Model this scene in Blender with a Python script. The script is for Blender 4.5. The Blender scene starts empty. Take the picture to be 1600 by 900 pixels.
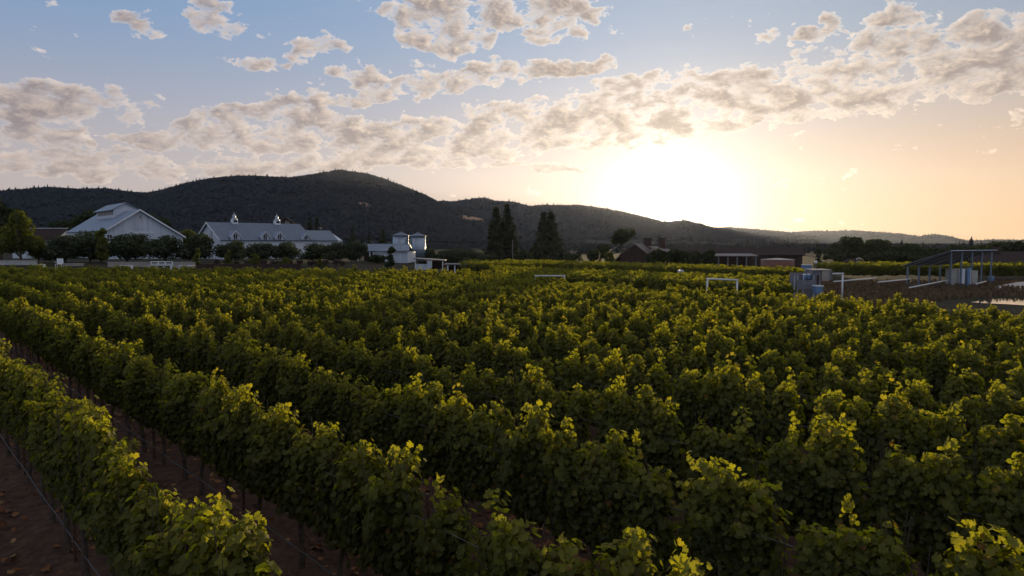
import bpy, math, random
import numpy as np
from mathutils import Vector
R = math.radians
S = bpy.context.scene
COL = S.collection

# ------------------------------------------------------------------ camera
EYE, FPX, PITCH = 4.55, 1067.0, 3.75
cam = bpy.data.cameras.new('camera'); cam_o = bpy.data.objects.new('camera', cam); COL.objects.link(cam_o)
cam.sensor_width = 36; cam.lens = 24.0; cam.clip_start = 0.1; cam.clip_end = 40000
cam_o.location = (0, 0, EYE); cam_o.rotation_euler = (R(90 - PITCH), 0, 0); S.camera = cam_o
CP, SP = math.cos(R(PITCH)), math.sin(R(PITCH))

def ray(u, v):
    a, b = (u - 800) / FPX, (450 - v) / FPX
    return (a, CP + b * SP, -SP + b * CP)
def at(u, v, Y):                       # world point seen at photo pixel (u, v) at depth Y
    d = ray(u, v); k = Y / d[1]
    return Vector((d[0] * k, Y, EYE + d[2] * k))
def azel(u, v):
    d = ray(u, v)
    return math.atan2(d[0], d[1]), math.atan2(d[2], math.hypot(d[0], d[1]))

# ------------------------------------------------------------------ node expression helper
class E:
    def __init__(s, nt, sock): s.nt, s.s = nt, sock
    def m(s, op, *a, clamp=False):
        n = s.nt.nodes.new('ShaderNodeMath'); n.operation = op; n.use_clamp = clamp
        for i, x in enumerate((s,) + a):
            if isinstance(x, E): s.nt.links.new(x.s, n.inputs[i])
            else: n.inputs[i].default_value = x
        return E(s.nt, n.outputs[0])
    def __add__(s, o): return s.m('ADD', o)
    def __radd__(s, o): return s.m('ADD', o)
    def __sub__(s, o): return s.m('SUBTRACT', o)
    def __rsub__(s, o): return (s * -1.0) + o
    def __mul__(s, o): return s.m('MULTIPLY', o)
    def __rmul__(s, o): return s.m('MULTIPLY', o)
    def __truediv__(s, o): return s.m('DIVIDE', o)
    def sstep(s, a, b):
        n = s.nt.nodes.new('ShaderNodeMapRange'); n.interpolation_type = 'SMOOTHSTEP'
        s.nt.links.new(s.s, n.inputs['Value']); n.inputs['From Min'].default_value = a; n.inputs['From Max'].default_value = b
        return E(s.nt, n.outputs['Result'])
    def curve(s, pts, lo, hi, vlo, vhi):     # piecewise smooth function of a scalar
        x = (s - lo) * (1.0 / (hi - lo))
        n = s.nt.nodes.new('ShaderNodeFloatCurve'); c = n.mapping.curves[0]
        ps = [((a - lo) / (hi - lo), (b - vlo) / (vhi - vlo)) for a, b in pts]
        c.points[0].location = ps[0]; c.points[1].location = ps[-1]
        for p in ps[1:-1]: c.points.new(*p)
        n.mapping.update(); s.nt.links.new(x.s, n.inputs['Value'])
        return E(s.nt, n.outputs[0]) * (vhi - vlo) + vlo
def cxyz(nt, x, y, z):
    n = nt.nodes.new('ShaderNodeCombineXYZ')
    for i, q in enumerate((x, y, z)):
        if isinstance(q, E): nt.links.new(q.s, n.inputs[i])
        else: n.inputs[i].default_value = q
    return n.outputs[0]
def noise(nt, vec, scale, detail=6, rough=.55, dist=0.0, typ='FBM', lac=2.0):
    n = nt.nodes.new('ShaderNodeTexNoise'); n.noise_type = typ
    n.inputs['Scale'].default_value = scale; n.inputs['Detail'].default_value = detail
    n.inputs['Roughness'].default_value = rough; n.inputs['Distortion'].default_value = dist; n.inputs['Lacunarity'].default_value = lac
    if vec is not None: nt.links.new(vec, n.inputs['Vector'])
    return E(nt, n.outputs[0])
def cmix(nt, f, a, b, mode='MIX'):
    n = nt.nodes.new('ShaderNodeMix'); n.data_type = 'RGBA'; n.blend_type = mode; n.clamp_factor = True
    for i, q in ((0, f), (6, a), (7, b)):
        if isinstance(q, E): nt.links.new(q.s, n.inputs[i])
        elif isinstance(q, bpy.types.NodeSocket): nt.links.new(q, n.inputs[i])
        elif isinstance(q, (int, float)): n.inputs[i].default_value = q
        else: n.inputs[i].default_value = (*q, 1)
    return n.outputs[2]

# ------------------------------------------------------------------ sky, clouds, sun
SUN_AZ, SUN_EL = 12.9, 2.1
SKY_STRENGTH = 0.1
W = bpy.data.worlds.new('World'); S.world = W; W.use_nodes = True
nt = W.node_tree
bg = nt.nodes['Background']; bg.inputs[1].default_value = SKY_STRENGTH
sk = nt.nodes.new('ShaderNodeTexSky'); sk.sky_type = 'NISHITA'; sk.sun_disc = False
sk.sun_elevation = R(SUN_EL); sk.sun_rotation = R(SUN_AZ); sk.air_density = 1.0; sk.dust_density = 0.9; sk.ozone_density = 2.0
tc = nt.nodes.new('ShaderNodeTexCoord')
sep = nt.nodes.new('ShaderNodeSeparateXYZ'); nt.links.new(tc.outputs['Generated'], sep.inputs[0])
dx, dy, dz = (E(nt, sep.outputs[i]) for i in range(3))
AZ = dx.m('ARCTAN2', dy); EL = dz.m('ARCSINE')
sv = (math.sin(R(SUN_AZ)) * math.cos(R(SUN_EL)), math.cos(R(SUN_AZ)) * math.cos(R(SUN_EL)), math.sin(R(SUN_EL)))
cosang = dx * sv[0] + dy * sv[1] + dz * sv[2]
ANG = cosang.m('MINIMUM', 1.0).m('ARCCOSINE')
def sc(c, k=1.0): return tuple(x * k / SKY_STRENGTH for x in c)
# clear air: blue above, pale warm towards the horizon, orange low on the sunny side
up = EL.sstep(0.0, 0.34)
base = cmix(nt, up, sc((.55, .45, .40)), sc((.175, .305, .51)))
side = AZ.sstep(-0.5, 0.7)
base = cmix(nt, side * 0.75, base, cmix(nt, EL.sstep(0.0, 0.30), sc((.86, .45, .115)), sc((.24, .31, .40))))
base = cmix(nt, AZ.m('ABSOLUTE').sstep(1.0, 2.2), base, cmix(nt, up, sc((.40, .43, .54)), sc((.18, .28, .46))))
base = cmix(nt, 1.0, base, cmix(nt, 1.0, sk.outputs[0], (.09, .09, .10), 'MULTIPLY'), 'ADD')
aur = (ANG * ANG * (1 / .0028) + 1.0).m('POWER', -1.7) * 4.5 + ((ANG * (-1 / .17)).m('EXPONENT')) * .40 + ((ANG * (-1 / .4)).m('EXPONENT')) * .12
base = cmix(nt, 1.0, base, cmix(nt, 1.0, sc((1.0, .90, .76)), cxyz(nt, aur, aur, aur), 'MULTIPLY'), 'ADD')
# cloud cover: bands and patches placed by bearing and elevation
def band(spine, halfs, amp=1.0):
    pa = []; pw = []
    for (u, v), h in zip(spine, halfs):
        a, e = azel(u, v); pa.append((a, e)); pw.append((a, h / FPX))
    lo, hi = pa[0][0], pa[-1][0]
    c = AZ.curve(pa, lo, hi, 0.0, 0.5); w = AZ.curve(pw, lo, hi, 0.0, 0.2)
    d = ((EL - c) / w); d = d.m('MAXIMUM', d * -1.55)      # flat underside, ragged top
    inside = AZ.sstep(lo - .03, lo + .03) * (1.0 - AZ.sstep(hi - .02, hi + .03))
    return (1.0 - d * d).m('MAXIMUM', -1.0) * amp, inside
def blob(u, v, ru, rv, amp=1.0, tilt=0.0):
    a, e = azel(u, v); p, q = AZ - a, EL - e
    if tilt: p, q = p * math.cos(tilt) + q * math.sin(tilt), q * math.cos(tilt) - p * math.sin(tilt)
    p = p * (FPX / ru); q = q * (FPX / rv)
    return (1.0 - (p * p + q * q)).m('MAXIMUM', -1.0) * amp
_az, _el = AZ, EL
_q = cxyz(nt, _az, _el * 1.6, 7.0); _q2 = cxyz(nt, _az, _el * 1.6, 17.0)
AZ = _az + (noise(nt, _q, 16.0, 5, .55) - .5) * .10; EL = _el + (noise(nt, _q2, 16.0, 5, .55) - .5) * .060
masks = []
for sp, hf, am in (
    ([(-200, 215), (170, 215), (300, 212), (450, 210), (600, 225), (750, 218), (900, 202), (1050, 178), (1200, 160), (1350, 132), (1500, 108), (1800, 90)],
     [5, 9, 32, 40, 40, 50, 56, 62, 56, 58, 62, 50], 1.0),
    ([(330, 170), (450, 165), (600, 148), (720, 128), (860, 112), (960, 100)], [8, 16, 22, 24, 16, 8], .72),
    ([(-300, 268), (0, 264), (250, 272), (420, 268), (560, 256), (700, 258), (860, 262), (950, 262)], [22, 15, 16, 20, 18, 12, 8, 4], .50)):
    m, ins = band(sp, hf, am); masks.append((m + 1.0) * ins - 1.0)
for b in ((690, 42, 95, 46, 1.15, -.2), (800, 10, 130, 34, 1.1), (740, 62, 50, 28, .9), (222, 40, 34, 18, .62), (500, 68, 44, 20, .62, .2), (565, 118, 46, 16, .55), (405, 95, 40, 14, .5),
          (335, 28, 34, 24, .45), (70, 160, 105, 26, .62), (35, 212, 80, 20, .5), (130, 245, 130, 16, .5), (1405, 26, 44, 18, .75), (1515, 48, 50, 15, .7, .25), (1275, 52, 34, 11, .6, .2), (1312, 54, 16, 10, .6),
          (1068, 40, 14, 8, .6), (1385, 82, 50, 24, .85, .35), (1560, 86, 60, 18, .85, .1), (838, 98, 24, 12, .6), (890, 40, 60, 18, .6, .3), (1265, 88, 26, 12, .5)):
    masks.append(blob(*b))
cover = masks[0]
for m in masks[1:]: cover = cover.m('MAXIMUM', m)
AZ, EL = _az, _el
behind = dy.sstep(.25, -.2) * .75 - .95            # scattered cloud over the rest of the sky
over = EL.sstep(.40, .62) * 1.25 - 1.0              # unseen broken cloud added overhead for soft warm top light
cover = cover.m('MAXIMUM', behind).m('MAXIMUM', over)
def cloud_density(oa, oe):
    a, e = AZ + oa, EL + oe
    q = cxyz(nt, a + e * .35, e * 1.75 - a * .22, 0.0)
    big = noise(nt, q, 8.0, 2, .5)
    det = noise(nt, q, 26.0, 12, .64, .2)
    return (big - .5) * 1.3 + (det - .5) * 3.7
sa, se = R(SUN_AZ), R(SUN_EL)
dirA, dirE = (sa - AZ), (se - EL)
ln = (dirA * dirA + dirE * dirE + .0004).m('SQRT')
n0 = cloud_density(0.0, 0.0)
n1 = cloud_density(dirA / ln * .007, dirE / ln * .007 + .007)
cov = cover.m('MINIMUM', .50) * .92
dens = (n0 + cov - .06).m('MAXIMUM', 0.0)
alpha = 1.0 - (dens * -3.4).m('EXPONENT')            # optical depth: thin rims let the glow through, thick hearts go grey
T = (dens * -4.2).m('EXPONENT')
lit = ((n0 - n1) * .50).m('MAXIMUM', -.18).m('MINIMUM', .45)
near = (ANG * (-1 / .42)).m('EXPONENT')
edge_c = cmix(nt, near, sc((1.0, .80, .66)), sc((2.5, 2.05, 1.5)))
core_c = cmix(nt, near * 1.15, sc((.255, .212, .222)), sc((.45, .335, .245)))
low = EL.sstep(.15, .05)
core_c = cmix(nt, low * .35, core_c, cmix(nt, near, sc((.52, .39, .32)), sc((.80, .58, .38))))
core_c = cmix(nt, EL.sstep(.40, .70) * .8, core_c, sc((.68, .54, .42)))  # added overhead cloud made brighter and warmer, as fill for the vines
ccol = cmix(nt, (T + lit + .02).m('MAXIMUM', 0.0).m('MINIMUM', 1.0), core_c, edge_c)
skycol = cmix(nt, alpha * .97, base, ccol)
# the sun's own disc
disc = ANG.sstep(R(.45), R(.25)) * (40.0 / SKY_STRENGTH)
skycol = cmix(nt, 1.0, skycol, cmix(nt, 1.0, (1.0, .78, .45), cxyz(nt, disc, disc, disc), 'MULTIPLY'), 'ADD')
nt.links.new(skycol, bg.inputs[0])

sun = bpy.data.lights.new('sun', 'SUN'); sun_o = bpy.data.objects.new('sun', sun); COL.objects.link(sun_o)
sun.energy = 5.0; sun.angle = R(.5); sun.color = (1.0, .74, .42)
sun_o.rotation_euler = Vector(sv).to_track_quat('Z', 'Y').to_euler()
S.view_settings.view_transform = 'Standard'; S.view_settings.look = 'None'; S.view_settings.exposure = 0.0; S.view_settings.gamma = 1.0
S.view_settings.use_curve_mapping = False
S.render.engine = 'CYCLES'
cy = S.cycles
cy.use_denoising = True; cy.max_bounces = 6; cy.diffuse_bounces = 3; cy.transmission_bounces = 4; cy.volume_bounces = 0; cy.transparent_max_bounces = 4
W.cycles.sampling_method = 'MANUAL'; W.cycles.sample_map_resolution = 1024

# ------------------------------------------------------------------ mesh helpers
class MB:
    def __init__(s): s.v = []; s.f = []
    def add(s, vs, fs):
        o = len(s.v); s.v += [tuple(p) for p in vs]; s.f += [tuple(i + o for i in f) for f in fs]; return s
    def box(s, x0, x1, y0, y1, z0, z1):
        return s.add([(x0, y0, z0), (x1, y0, z0), (x1, y1, z0), (x0, y1, z0), (x0, y0, z1), (x1, y0, z1), (x1, y1, z1), (x0, y1, z1)],
                     [(0, 3, 2, 1), (4, 5, 6, 7), (0, 1, 5, 4), (1, 2, 6, 5), (2, 3, 7, 6), (3, 0, 4, 7)])
    def prism(s, poly, off):               # closed polygon (3D points) swept by a vector
        n = len(poly); a = [Vector(p) for p in poly]; b = [p + Vector(off) for p in a]
        return s.add(a + b, [tuple(range(n))[::-1], tuple(range(n, 2 * n))] + [(i, (i + 1) % n, n + (i + 1) % n, n + i) for i in range(n)])
    def tube(s, pts, rad, n=7):
        pts = [Vector(p) for p in pts]; m = len(pts); rad = rad if hasattr(rad, '__len__') else [rad] * m
        vs = []
        for i, p in enumerate(pts):
            d = (pts[min(i + 1, m - 1)] - pts[max(i - 1, 0)]).normalized()
            a = d.cross(Vector((0, 0, 1)) if abs(d.z) < .9 else Vector((1, 0, 0))).normalized(); b = d.cross(a)
            for k in range(n):
                t = 2 * math.pi * k / n
                vs.append(p + (a * math.cos(t) + b * math.sin(t)) * rad[i])
        fs = [(i * n + k, i * n + (k + 1) % n, (i + 1) * n + (k + 1) % n, (i + 1) * n + k) for i in range(m - 1) for k in range(n)]
        fs += [tuple(range(n))[::-1], tuple(range((m - 1) * n, m * n))]
        return s.add(vs, fs)
    def lathe(s, prof, n=24, c=(0, 0)):    # (radius, z) profile
        vs = [(c[0] + r * math.cos(2 * math.pi * k / n), c[1] + r * math.sin(2 * math.pi * k / n), z) for r, z in prof for k in range(n)]
        m = len(prof)
        fs = [(i * n + k, i * n + (k + 1) % n, (i + 1) * n + (k + 1) % n, (i + 1) * n + k) for i in range(m - 1) for k in range(n)]
        fs += [tuple(range(n))[::-1], tuple(range((m - 1) * n, m * n))]
        return s.add(vs, fs)
    def slab(s, a, b, c, d, t):            # a roof plane a-b-c-d thickened along its own normal
        a, b, c, d = map(Vector, (a, b, c, d)); n = (b - a).cross(d - a).normalized()
        return s.prism([a, b, c, d], n * -t)
    def mesh(s, name):
        me = bpy.data.meshes.new(name); me.from_pydata(s.v, [], s.f); me.validate(); return me

def link(name, me, mat, parent=None, smooth=False):
    o = bpy.data.objects.new(name, me); COL.objects.link(o)
    if mat and not me.materials: me.materials.append(mat)
    if parent: o.parent = parent
    if smooth:
        for p in me.polygons: p.use_smooth = True
    return o
def part(name, mb, mat, parent, label=None, smooth=False):
    o = link(name, mb.mesh(name), mat, parent, smooth)
    if label: o['label'] = label
    return o
def tag(o, label, cat, group=None, kind=None):
    if label: o['label'] = label
    if cat: o['category'] = cat
    if group: o['group'] = group
    if kind: o['kind'] = kind
    return o
def thing(name, label, cat, loc=(0, 0, 0), rz=0.0, group=None):
    o = bpy.data.objects.new(name, None); COL.objects.link(o); o.empty_display_size = .3
    o.location = loc; o.rotation_euler = (0, 0, rz)
    return tag(o, label, cat, group)
def arrays(name, V, F, attr=None):         # big meshes straight from numpy, every face with the same corner count
    me = bpy.data.meshes.new(name); V = np.ascontiguousarray(V, np.float32); F = np.ascontiguousarray(F, np.int32)
    n = F.shape[1]
    me.vertices.add(len(V)); me.vertices.foreach_set('co', V.ravel())
    me.loops.add(F.size); me.loops.foreach_set('vertex_index', F.ravel())
    me.polygons.add(len(F)); me.polygons.foreach_set('loop_start', np.arange(0, F.size, n, dtype=np.int32))
    for k, a in (attr or {}).items():
        at_ = me.attributes.new(k, 'FLOAT', 'POINT'); at_.data.foreach_set('value', np.ascontiguousarray(a, np.float32))
    me.update(calc_edges=True); return me

# leaf templates: grape leaf with five lobes / folded six-point leaf, unit radius, tip along +y, normal +z
def tmpl_lobed():
    pr = [(-90, .22), (-64, .80), (-40, .74), (-18, .95), (6, .80), (30, 1.0), (52, .82), (72, .92), (90, 1.05)]
    pts = [(r * math.cos(R(a)), r * math.sin(R(a))) for a, r in pr]
    pts += [(-x, y) for x, y in pts[-2:0:-1]]
    V = [(0, 0, .06)] + [(x, y, -.22 * abs(x) - .12 * max(y, 0) ** 2 + .06 * math.sin(5 * x + 3 * y)) for x, y in pts]
    n = len(pts)
    return np.array(V), np.array([(0, 1 + i, 1 + (i + 1) % n) for i in range(n)])
def tmpl_fold():
    V = [(0, -.55, 0), (.75, -.4, -.2), (.8, .45, -.28), (0, 1.0, -.1), (-.8, .45, -.28), (-.75, -.4, -.2)]
    return np.array(V), np.array([(0, 1, 2, 3), (0, 3, 4, 5)])
def tmpl_blade():
    V = [(-.3, -.9, 0), (.3, -.9, 0), (.38, .9, -.1), (-.38, .9, -.1)]
    return np.array(V), np.array([(0, 1, 2, 3)])
LOBED, FOLD, BLADE = tmpl_lobed(), tmpl_fold(), tmpl_blade()

def unit(a): return a / np.maximum(np.linalg.norm(a, axis=-1, keepdims=True), 1e-9)
def cards(rng, P, Nn, size, tint, tmpl, hang=.9, tipdir=None):
    n = len(P); Nn = unit(Nn)
    td = np.tile(np.array([0, 0, -hang]), (n, 1)) + rng.normal(0, .6, (n, 3)) if tipdir is None else tipdir
    y = unit(td - Nn * (td * Nn).sum(1, keepdims=True)); x = np.cross(y, Nn)
    T, F = tmpl; s = np.asarray(size).reshape(n, 1, 1)
    warp = rng.uniform(.4, 2.4, (n, 1))
    V = P[:, None] + s * (T[None, :, 0:1] * x[:, None] + T[None, :, 1:2] * y[:, None] + (T[None, :, 2] * warp)[..., None] * Nn[:, None])
    k = len(T)
    FF = F[None] + (np.arange(n) * k)[:, None, None]
    return V.reshape(-1, 3), FF.reshape(-1, F.shape[1]), np.repeat(tint, k)
def merge(lst):
    o = 0; Vs = []; Fs = []; Ts = []
    for V, F, t in lst: Vs.append(V); Fs.append(F + o); Ts.append(t); o += len(V)
    return np.concatenate(Vs), np.concatenate(Fs), np.concatenate(Ts)

# 2-D value noise for terrain
def vnoise(x, y, seed=0):
    xi, yi = np.floor(x).astype(np.int64), np.floor(y).astype(np.int64); fx, fy = x - xi, y - yi
    fx, fy = fx * fx * (3 - 2 * fx), fy * fy * (3 - 2 * fy)
    def h(a, b):
        n = (a * 374761393 + b * 668265263 + seed * 1274126177) & 0x7fffffff
        n = ((n ^ (n >> 13)) * 1274126177) & 0x7fffffff
        return ((n ^ (n >> 16)) & 0xffff) / 65535.0
    return (h(xi, yi) * (1 - fx) + h(xi + 1, yi) * fx) * (1 - fy) + (h(xi, yi + 1) * (1 - fx) + h(xi + 1, yi + 1) * fx) * fy
def fbm(x, y, o=5, seed=0, g=.5):
    s = 0; a = 1; t = 0
    for i in range(o): s = s + a * vnoise(x * 2 ** i, y * 2 ** i, seed + i * 17); t += a; a *= g
    return s / t - .5
def sm(a, b, x):
    t = np.clip((x - a) / (b - a), 0, 1); return t * t * (3 - 2 * t)

# ------------------------------------------------------------------ materials
def mat(name, rough=.8, spec=.3, metal=0.0):
    m = bpy.data.materials.new(name); m.use_nodes = True; b = m.node_tree.nodes['Principled BSDF']
    b.inputs['Roughness'].default_value = rough; b.inputs['Specular IOR Level'].default_value = spec; b.inputs['Metallic'].default_value = metal
    return m, m.node_tree, b
def plain(name, col, rough=.7, var=.25, scale=3.0, metal=0.0, spec=.3, bump=.0):
    m, t, b = mat(name, rough, spec, metal)
    c = t.nodes.new('ShaderNodeTexCoord')
    f = noise(t, c.outputs['Object'], scale, 6, .6)
    t.links.new(cmix(t, f.sstep(.3, .7), tuple(x * (1 - var) for x in col), tuple(min(1, x * (1 + var)) for x in col)), b.inputs['Base Color'])
    if bump:
        bn = t.nodes.new('ShaderNodeBump'); bn.inputs['Strength'].default_value = bump; bn.inputs['Distance'].default_value = .03
        t.links.new(f.s, bn.inputs['Height']); t.links.new(bn.outputs[0], b.inputs['Normal'])
    return m
def ridged(name, col, period, axis='X', depth=.03, rough=.6, metal=0.0, var=.12, dirt=(.3, .25, .2), dirt_amt=.25):   # boards / standing seams
    m, t, b = mat(name, rough, .3, metal)
    c = t.nodes.new('ShaderNodeTexCoord'); sp = t.nodes.new('ShaderNodeSeparateXYZ'); t.links.new(c.outputs['Object'], sp.inputs[0])
    x = E(t, sp.outputs[axis]); ph = (x * (1 / period)).m('FRACT')
    seam = (ph - .5).m('ABSOLUTE').sstep(.40, .48)
    bid = (x * (1 / period)).m('FLOOR')
    wn = t.nodes.new('ShaderNodeTexWhiteNoise'); wn.noise_dimensions = '1D'; t.links.new(bid.s, wn.inputs['W'])
    f = noise(t, c.outputs['Object'], 1.2, 6, .6)
    k = E(t, wn.outputs[0]) * var + (1 - var)
    cc = cmix(t, 1.0, col, cxyz(t, k, k, k), 'MULTIPLY')
    cc = cmix(t, f.sstep(.5, .8) * dirt_amt, cc, dirt)
    t.links.new(cc, b.inputs['Base Color'])
    bn = t.nodes.new('ShaderNodeBump'); bn.inputs['Strength'].default_value = 1.0; bn.inputs['Distance'].default_value = depth
    t.links.new(seam.s, bn.inputs['Height']); t.links.new(bn.outputs[0], b.inputs['Normal'])
    return m
def leafmat(name, ramp, trans=.45, tcol=(.75, .9, .25), rough=.5, gloss=.012, mottle=.35):
    m = bpy.data.materials.new(name); m.use_nodes = True; t = m.node_tree; t.nodes.remove(t.nodes['Principled BSDF'])
    a = t.nodes.new('ShaderNodeAttribute'); a.attribute_name = 'tint'
    r = t.nodes.new('ShaderNodeValToRGB'); el = r.color_ramp.elements
    for i, (p, c) in enumerate(ramp):
        e = el[i] if i < 2 else el.new(p)
        e.position = p; e.color = (*c, 1)
    co = t.nodes.new('ShaderNodeTexCoord')                # mottling and blemishes inside each leaf
    mo = noise(t, co.outputs['Object'], 28.0, 3, .6)
    t.links.new((E(t, a.outputs['Fac']) + (mo - .5) * mottle).s, r.inputs[0])
    d = t.nodes.new('ShaderNodeBsdfDiffuse'); t.links.new(r.outputs[0], d.inputs[0])
    tr = t.nodes.new('ShaderNodeBsdfTranslucent')
    tm = cmix(t, 1.0, r.outputs[0], tuple(x * 3.0 for x in tcol), 'MULTIPLY'); t.links.new(tm, tr.inputs[0])
    mx = t.nodes.new('ShaderNodeMixShader'); mx.inputs[0].default_value = trans
    t.links.new(d.outputs[0], mx.inputs[1]); t.links.new(tr.outputs[0], mx.inputs[2])
    g = t.nodes.new('ShaderNodeBsdfGlossy'); g.inputs['Roughness'].default_value = rough
    m2 = t.nodes.new('ShaderNodeMixShader'); m2.inputs[0].default_value = gloss
    t.links.new(mx.outputs[0], m2.inputs[1]); t.links.new(g.outputs[0], m2.inputs[2])
    t.links.new(m2.outputs[0], t.nodes['Material Output'].inputs[0])
    return m
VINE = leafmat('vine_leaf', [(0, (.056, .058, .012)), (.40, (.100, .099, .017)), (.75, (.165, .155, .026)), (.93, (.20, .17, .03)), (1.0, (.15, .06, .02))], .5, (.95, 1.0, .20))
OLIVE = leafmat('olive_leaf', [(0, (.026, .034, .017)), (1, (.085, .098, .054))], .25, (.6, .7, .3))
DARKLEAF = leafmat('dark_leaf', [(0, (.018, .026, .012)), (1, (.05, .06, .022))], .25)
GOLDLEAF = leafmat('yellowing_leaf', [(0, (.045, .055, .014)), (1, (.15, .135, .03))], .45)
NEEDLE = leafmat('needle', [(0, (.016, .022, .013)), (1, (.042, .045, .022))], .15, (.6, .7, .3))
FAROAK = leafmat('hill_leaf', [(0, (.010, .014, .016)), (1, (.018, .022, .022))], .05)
BARK = plain('bark', (.075, .052, .036), .9, .4, 9, bump=.6)
CANE = plain('cane', (.10, .055, .03), .8, .3, 9)
DRYLEAF = plain('dry_leaf', (.16, .075, .032), .8, .5, 4)
WHITE_BOARD = ridged('white_board', (.70, .73, .77), .3, 'X', .03, var=.2, dirt=(.35, .31, .27), dirt_amt=.4)
WHITE_BOARD_Y = ridged('white_board_side', (.68, .70, .74), .3, 'Y', .03)
BLUE_ROOF = ridged('blue_grey_metal_roof', (.12, .155, .205), .45, 'X', .04, .5, .0, .08)
BLUE_ROOF_Y = ridged('blue_grey_metal_roof_side', (.20, .25, .325), .45, 'Y', .04, .5, .0, .08)
TRIM = plain('white_trim', (.78, .78, .78), .5, .05)
DARKGLASS = plain('dark_window', (.015, .018, .025), .35, .2, spec=.3)
STEEL = plain('galvanised_steel', (.42, .45, .48), .4, .15, 2, .8)
GALV = ridged('ribbed_steel', (.36, .42, .48), .5, 'Z', .03, .38, .75, .1)
DARKWOOD = ridged('dark_barn_wood', (.072, .040, .030), .28, 'X', .03, .85)
DARKROOF = plain('dark_shingle', (.045, .032, .029), .95, .25, 2, spec=.05, bump=.3)
GREYROOF = plain('weathered_roof', (.22, .19, .18), .75, .2, 2)
REDTANK = plain('red_brown_steel', (.20, .085, .06), .6, .15, 1.5)
STUCCO = plain('pale_stucco', (.42, .36, .31), .85, .15, 2)
WHITEP = plain('white_paint', (.78, .78, .76), .5, .06)
PVC = plain('white_pipe', (.72, .71, .67), .45, .1, 5)
RUBBER = plain('grey_poly_tube', (.065, .06, .06), .6, .2, 6)
WIRE = plain('dull_wire', (.17, .16, .15), .5, .2, 6, .5)
RUST = plain('rusty_steel', (.10, .055, .035), .8, .4, 12, .3)
BLUEPAINT = plain('blue_paint', (.16, .27, .42), .45, .15, 3)
GREYMETAL = plain('grey_metal_panel', (.22, .21, .22), .6, .2, 2, .2)
TAN = plain('tan_board', (.40, .34, .28), .75, .2, 2)
BEIGE = plain('beige_cabinet', (.42, .39, .33), .6, .1, 2)
CONC = plain('pale_concrete', (.50, .44, .38), .9, .12, 2)

# ------------------------------------------------------------------ terrain
XS, YS = (-.687, .7266), (.7266, .687)      # row direction D, across-row direction N
def gz(x, y):
    return 1.7 * sm(76, 98, y) * (1 - sm(-20, -7, x)) + 0.25 * sm(95, 125, y) * sm(-20, -7, x)
def axis(lims):
    out = []
    for a, b, s in lims: out += list(np.arange(a, b, s))
    return np.array(out + [lims[-1][1]])
gx = axis([(-8500, -1500, 1400), (-1500, -200, 260), (-200, -60, 12), (-60, -24, 3), (-24, 14, .28), (14, 60, 3), (60, 200, 12), (200, 1500, 260), (1500, 8500, 1400)])
gy = axis([(-60, -8, 13), (-8, 2, 2.5), (2, 34, .28), (34, 140, 2.5), (140, 300, 16), (300, 2000, 340), (2000, 8800, 1700)])
GX, GY = np.meshgrid(gx, gy)
GZ = gz(GX, GY)
idx = np.arange(GX.size).reshape(GX.shape)
F = np.stack([idx[:-1, :-1], idx[:-1, 1:], idx[1:, 1:], idx[1:, :-1]], -1).reshape(-1, 4)
EDGE_X = [-90, -54, -4.2, 4.1, 8, 10.5, 13.6, 16.4, 19.2, 24, 60]; EDGE_Y = [76, 74, 64.5, 47.6, 41.3, 36.7, 32.8, 29, 25.4, 23.5, 15]
edge = lambda x: np.interp(x, EDGE_X, EDGE_Y)
soil = 1 - sm(0, 2.5, GY - edge(GX))
# wheel ruts, ridges under the vines and clods in the tilled alleys near the front
pp = (GX * .7266 + GY * .687 - 2.0) / 2.15; ph = pp - np.floor(pp); tl = GX * -.687 + GY * .7266
box_ = sm(-24, -22, GX) * (1 - sm(12, 14, GX)) * sm(2, 4, GY) * (1 - sm(31, 34, GY))
rel = .09 * np.exp(-((np.minimum(ph, 1 - ph)) / .16) ** 2) - .05 * (np.exp(-((ph - .30) / .06) ** 2) + np.exp(-((ph - .70) / .06) ** 2)) * (1 + .8 * fbm(tl * .5, pp, 3, 31))
rel = rel + .14 * fbm(GX * 1.1, GY * 1.1, 4, 41) + .07 * np.maximum(fbm(GX * 3.1, GY * 3.1, 3, 43), 0)
GZ = GZ + rel * box_ * soil
me = arrays('ground', np.stack([GX, GY, GZ], -1).reshape(-1, 3), F, {'soil': soil.ravel()})
m, t, b = mat('earth', .95, .1)
c = t.nodes.new('ShaderNodeTexCoord'); n1 = noise(t, c.outputs['Object'], .35, 8, .65); n2 = noise(t, c.outputs['Object'], 6.0, 8, .7); n3 = noise(t, c.outputs['Object'], .06, 5, .6)
soilc = cmix(t, n2.sstep(.35, .7), (.045, .026, .018), (.098, .057, .038))
grassc = cmix(t, n1.sstep(.35, .65), (.040, .030, .018), (.028, .031, .013)); grassc = cmix(t, n3.sstep(.45, .6) * .6, grassc, (.058, .043, .027))
a = t.nodes.new('ShaderNodeAttribute'); a.attribute_name = 'soil'
sp = t.nodes.new('ShaderNodeSeparateXYZ'); t.links.new(c.outputs['Object'], sp.inputs[0])
grassc = cmix(t, E(t, sp.outputs[1]).sstep(98, 122), grassc, cmix(t, n3.sstep(.4, .6), (.018, .023, .011), (.034, .034, .016)))   # woods and fields of the valley floor
t.links.new(cmix(t, E(t, a.outputs['Fac']), grassc, soilc), b.inputs['Base Color'])
bn = t.nodes.new('ShaderNodeBump'); bn.inputs['Strength'].default_value = .9; bn.inputs['Distance'].default_value = .05
t.links.new((n2 * .6 + n1).s, bn.inputs['Height']); t.links.new(bn.outputs[0], b.inputs['Normal'])
g = link('ground', me, m); tag(g, 'dark bare vineyard soil turning to dry grass beyond the rows', None, kind='structure')

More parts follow.
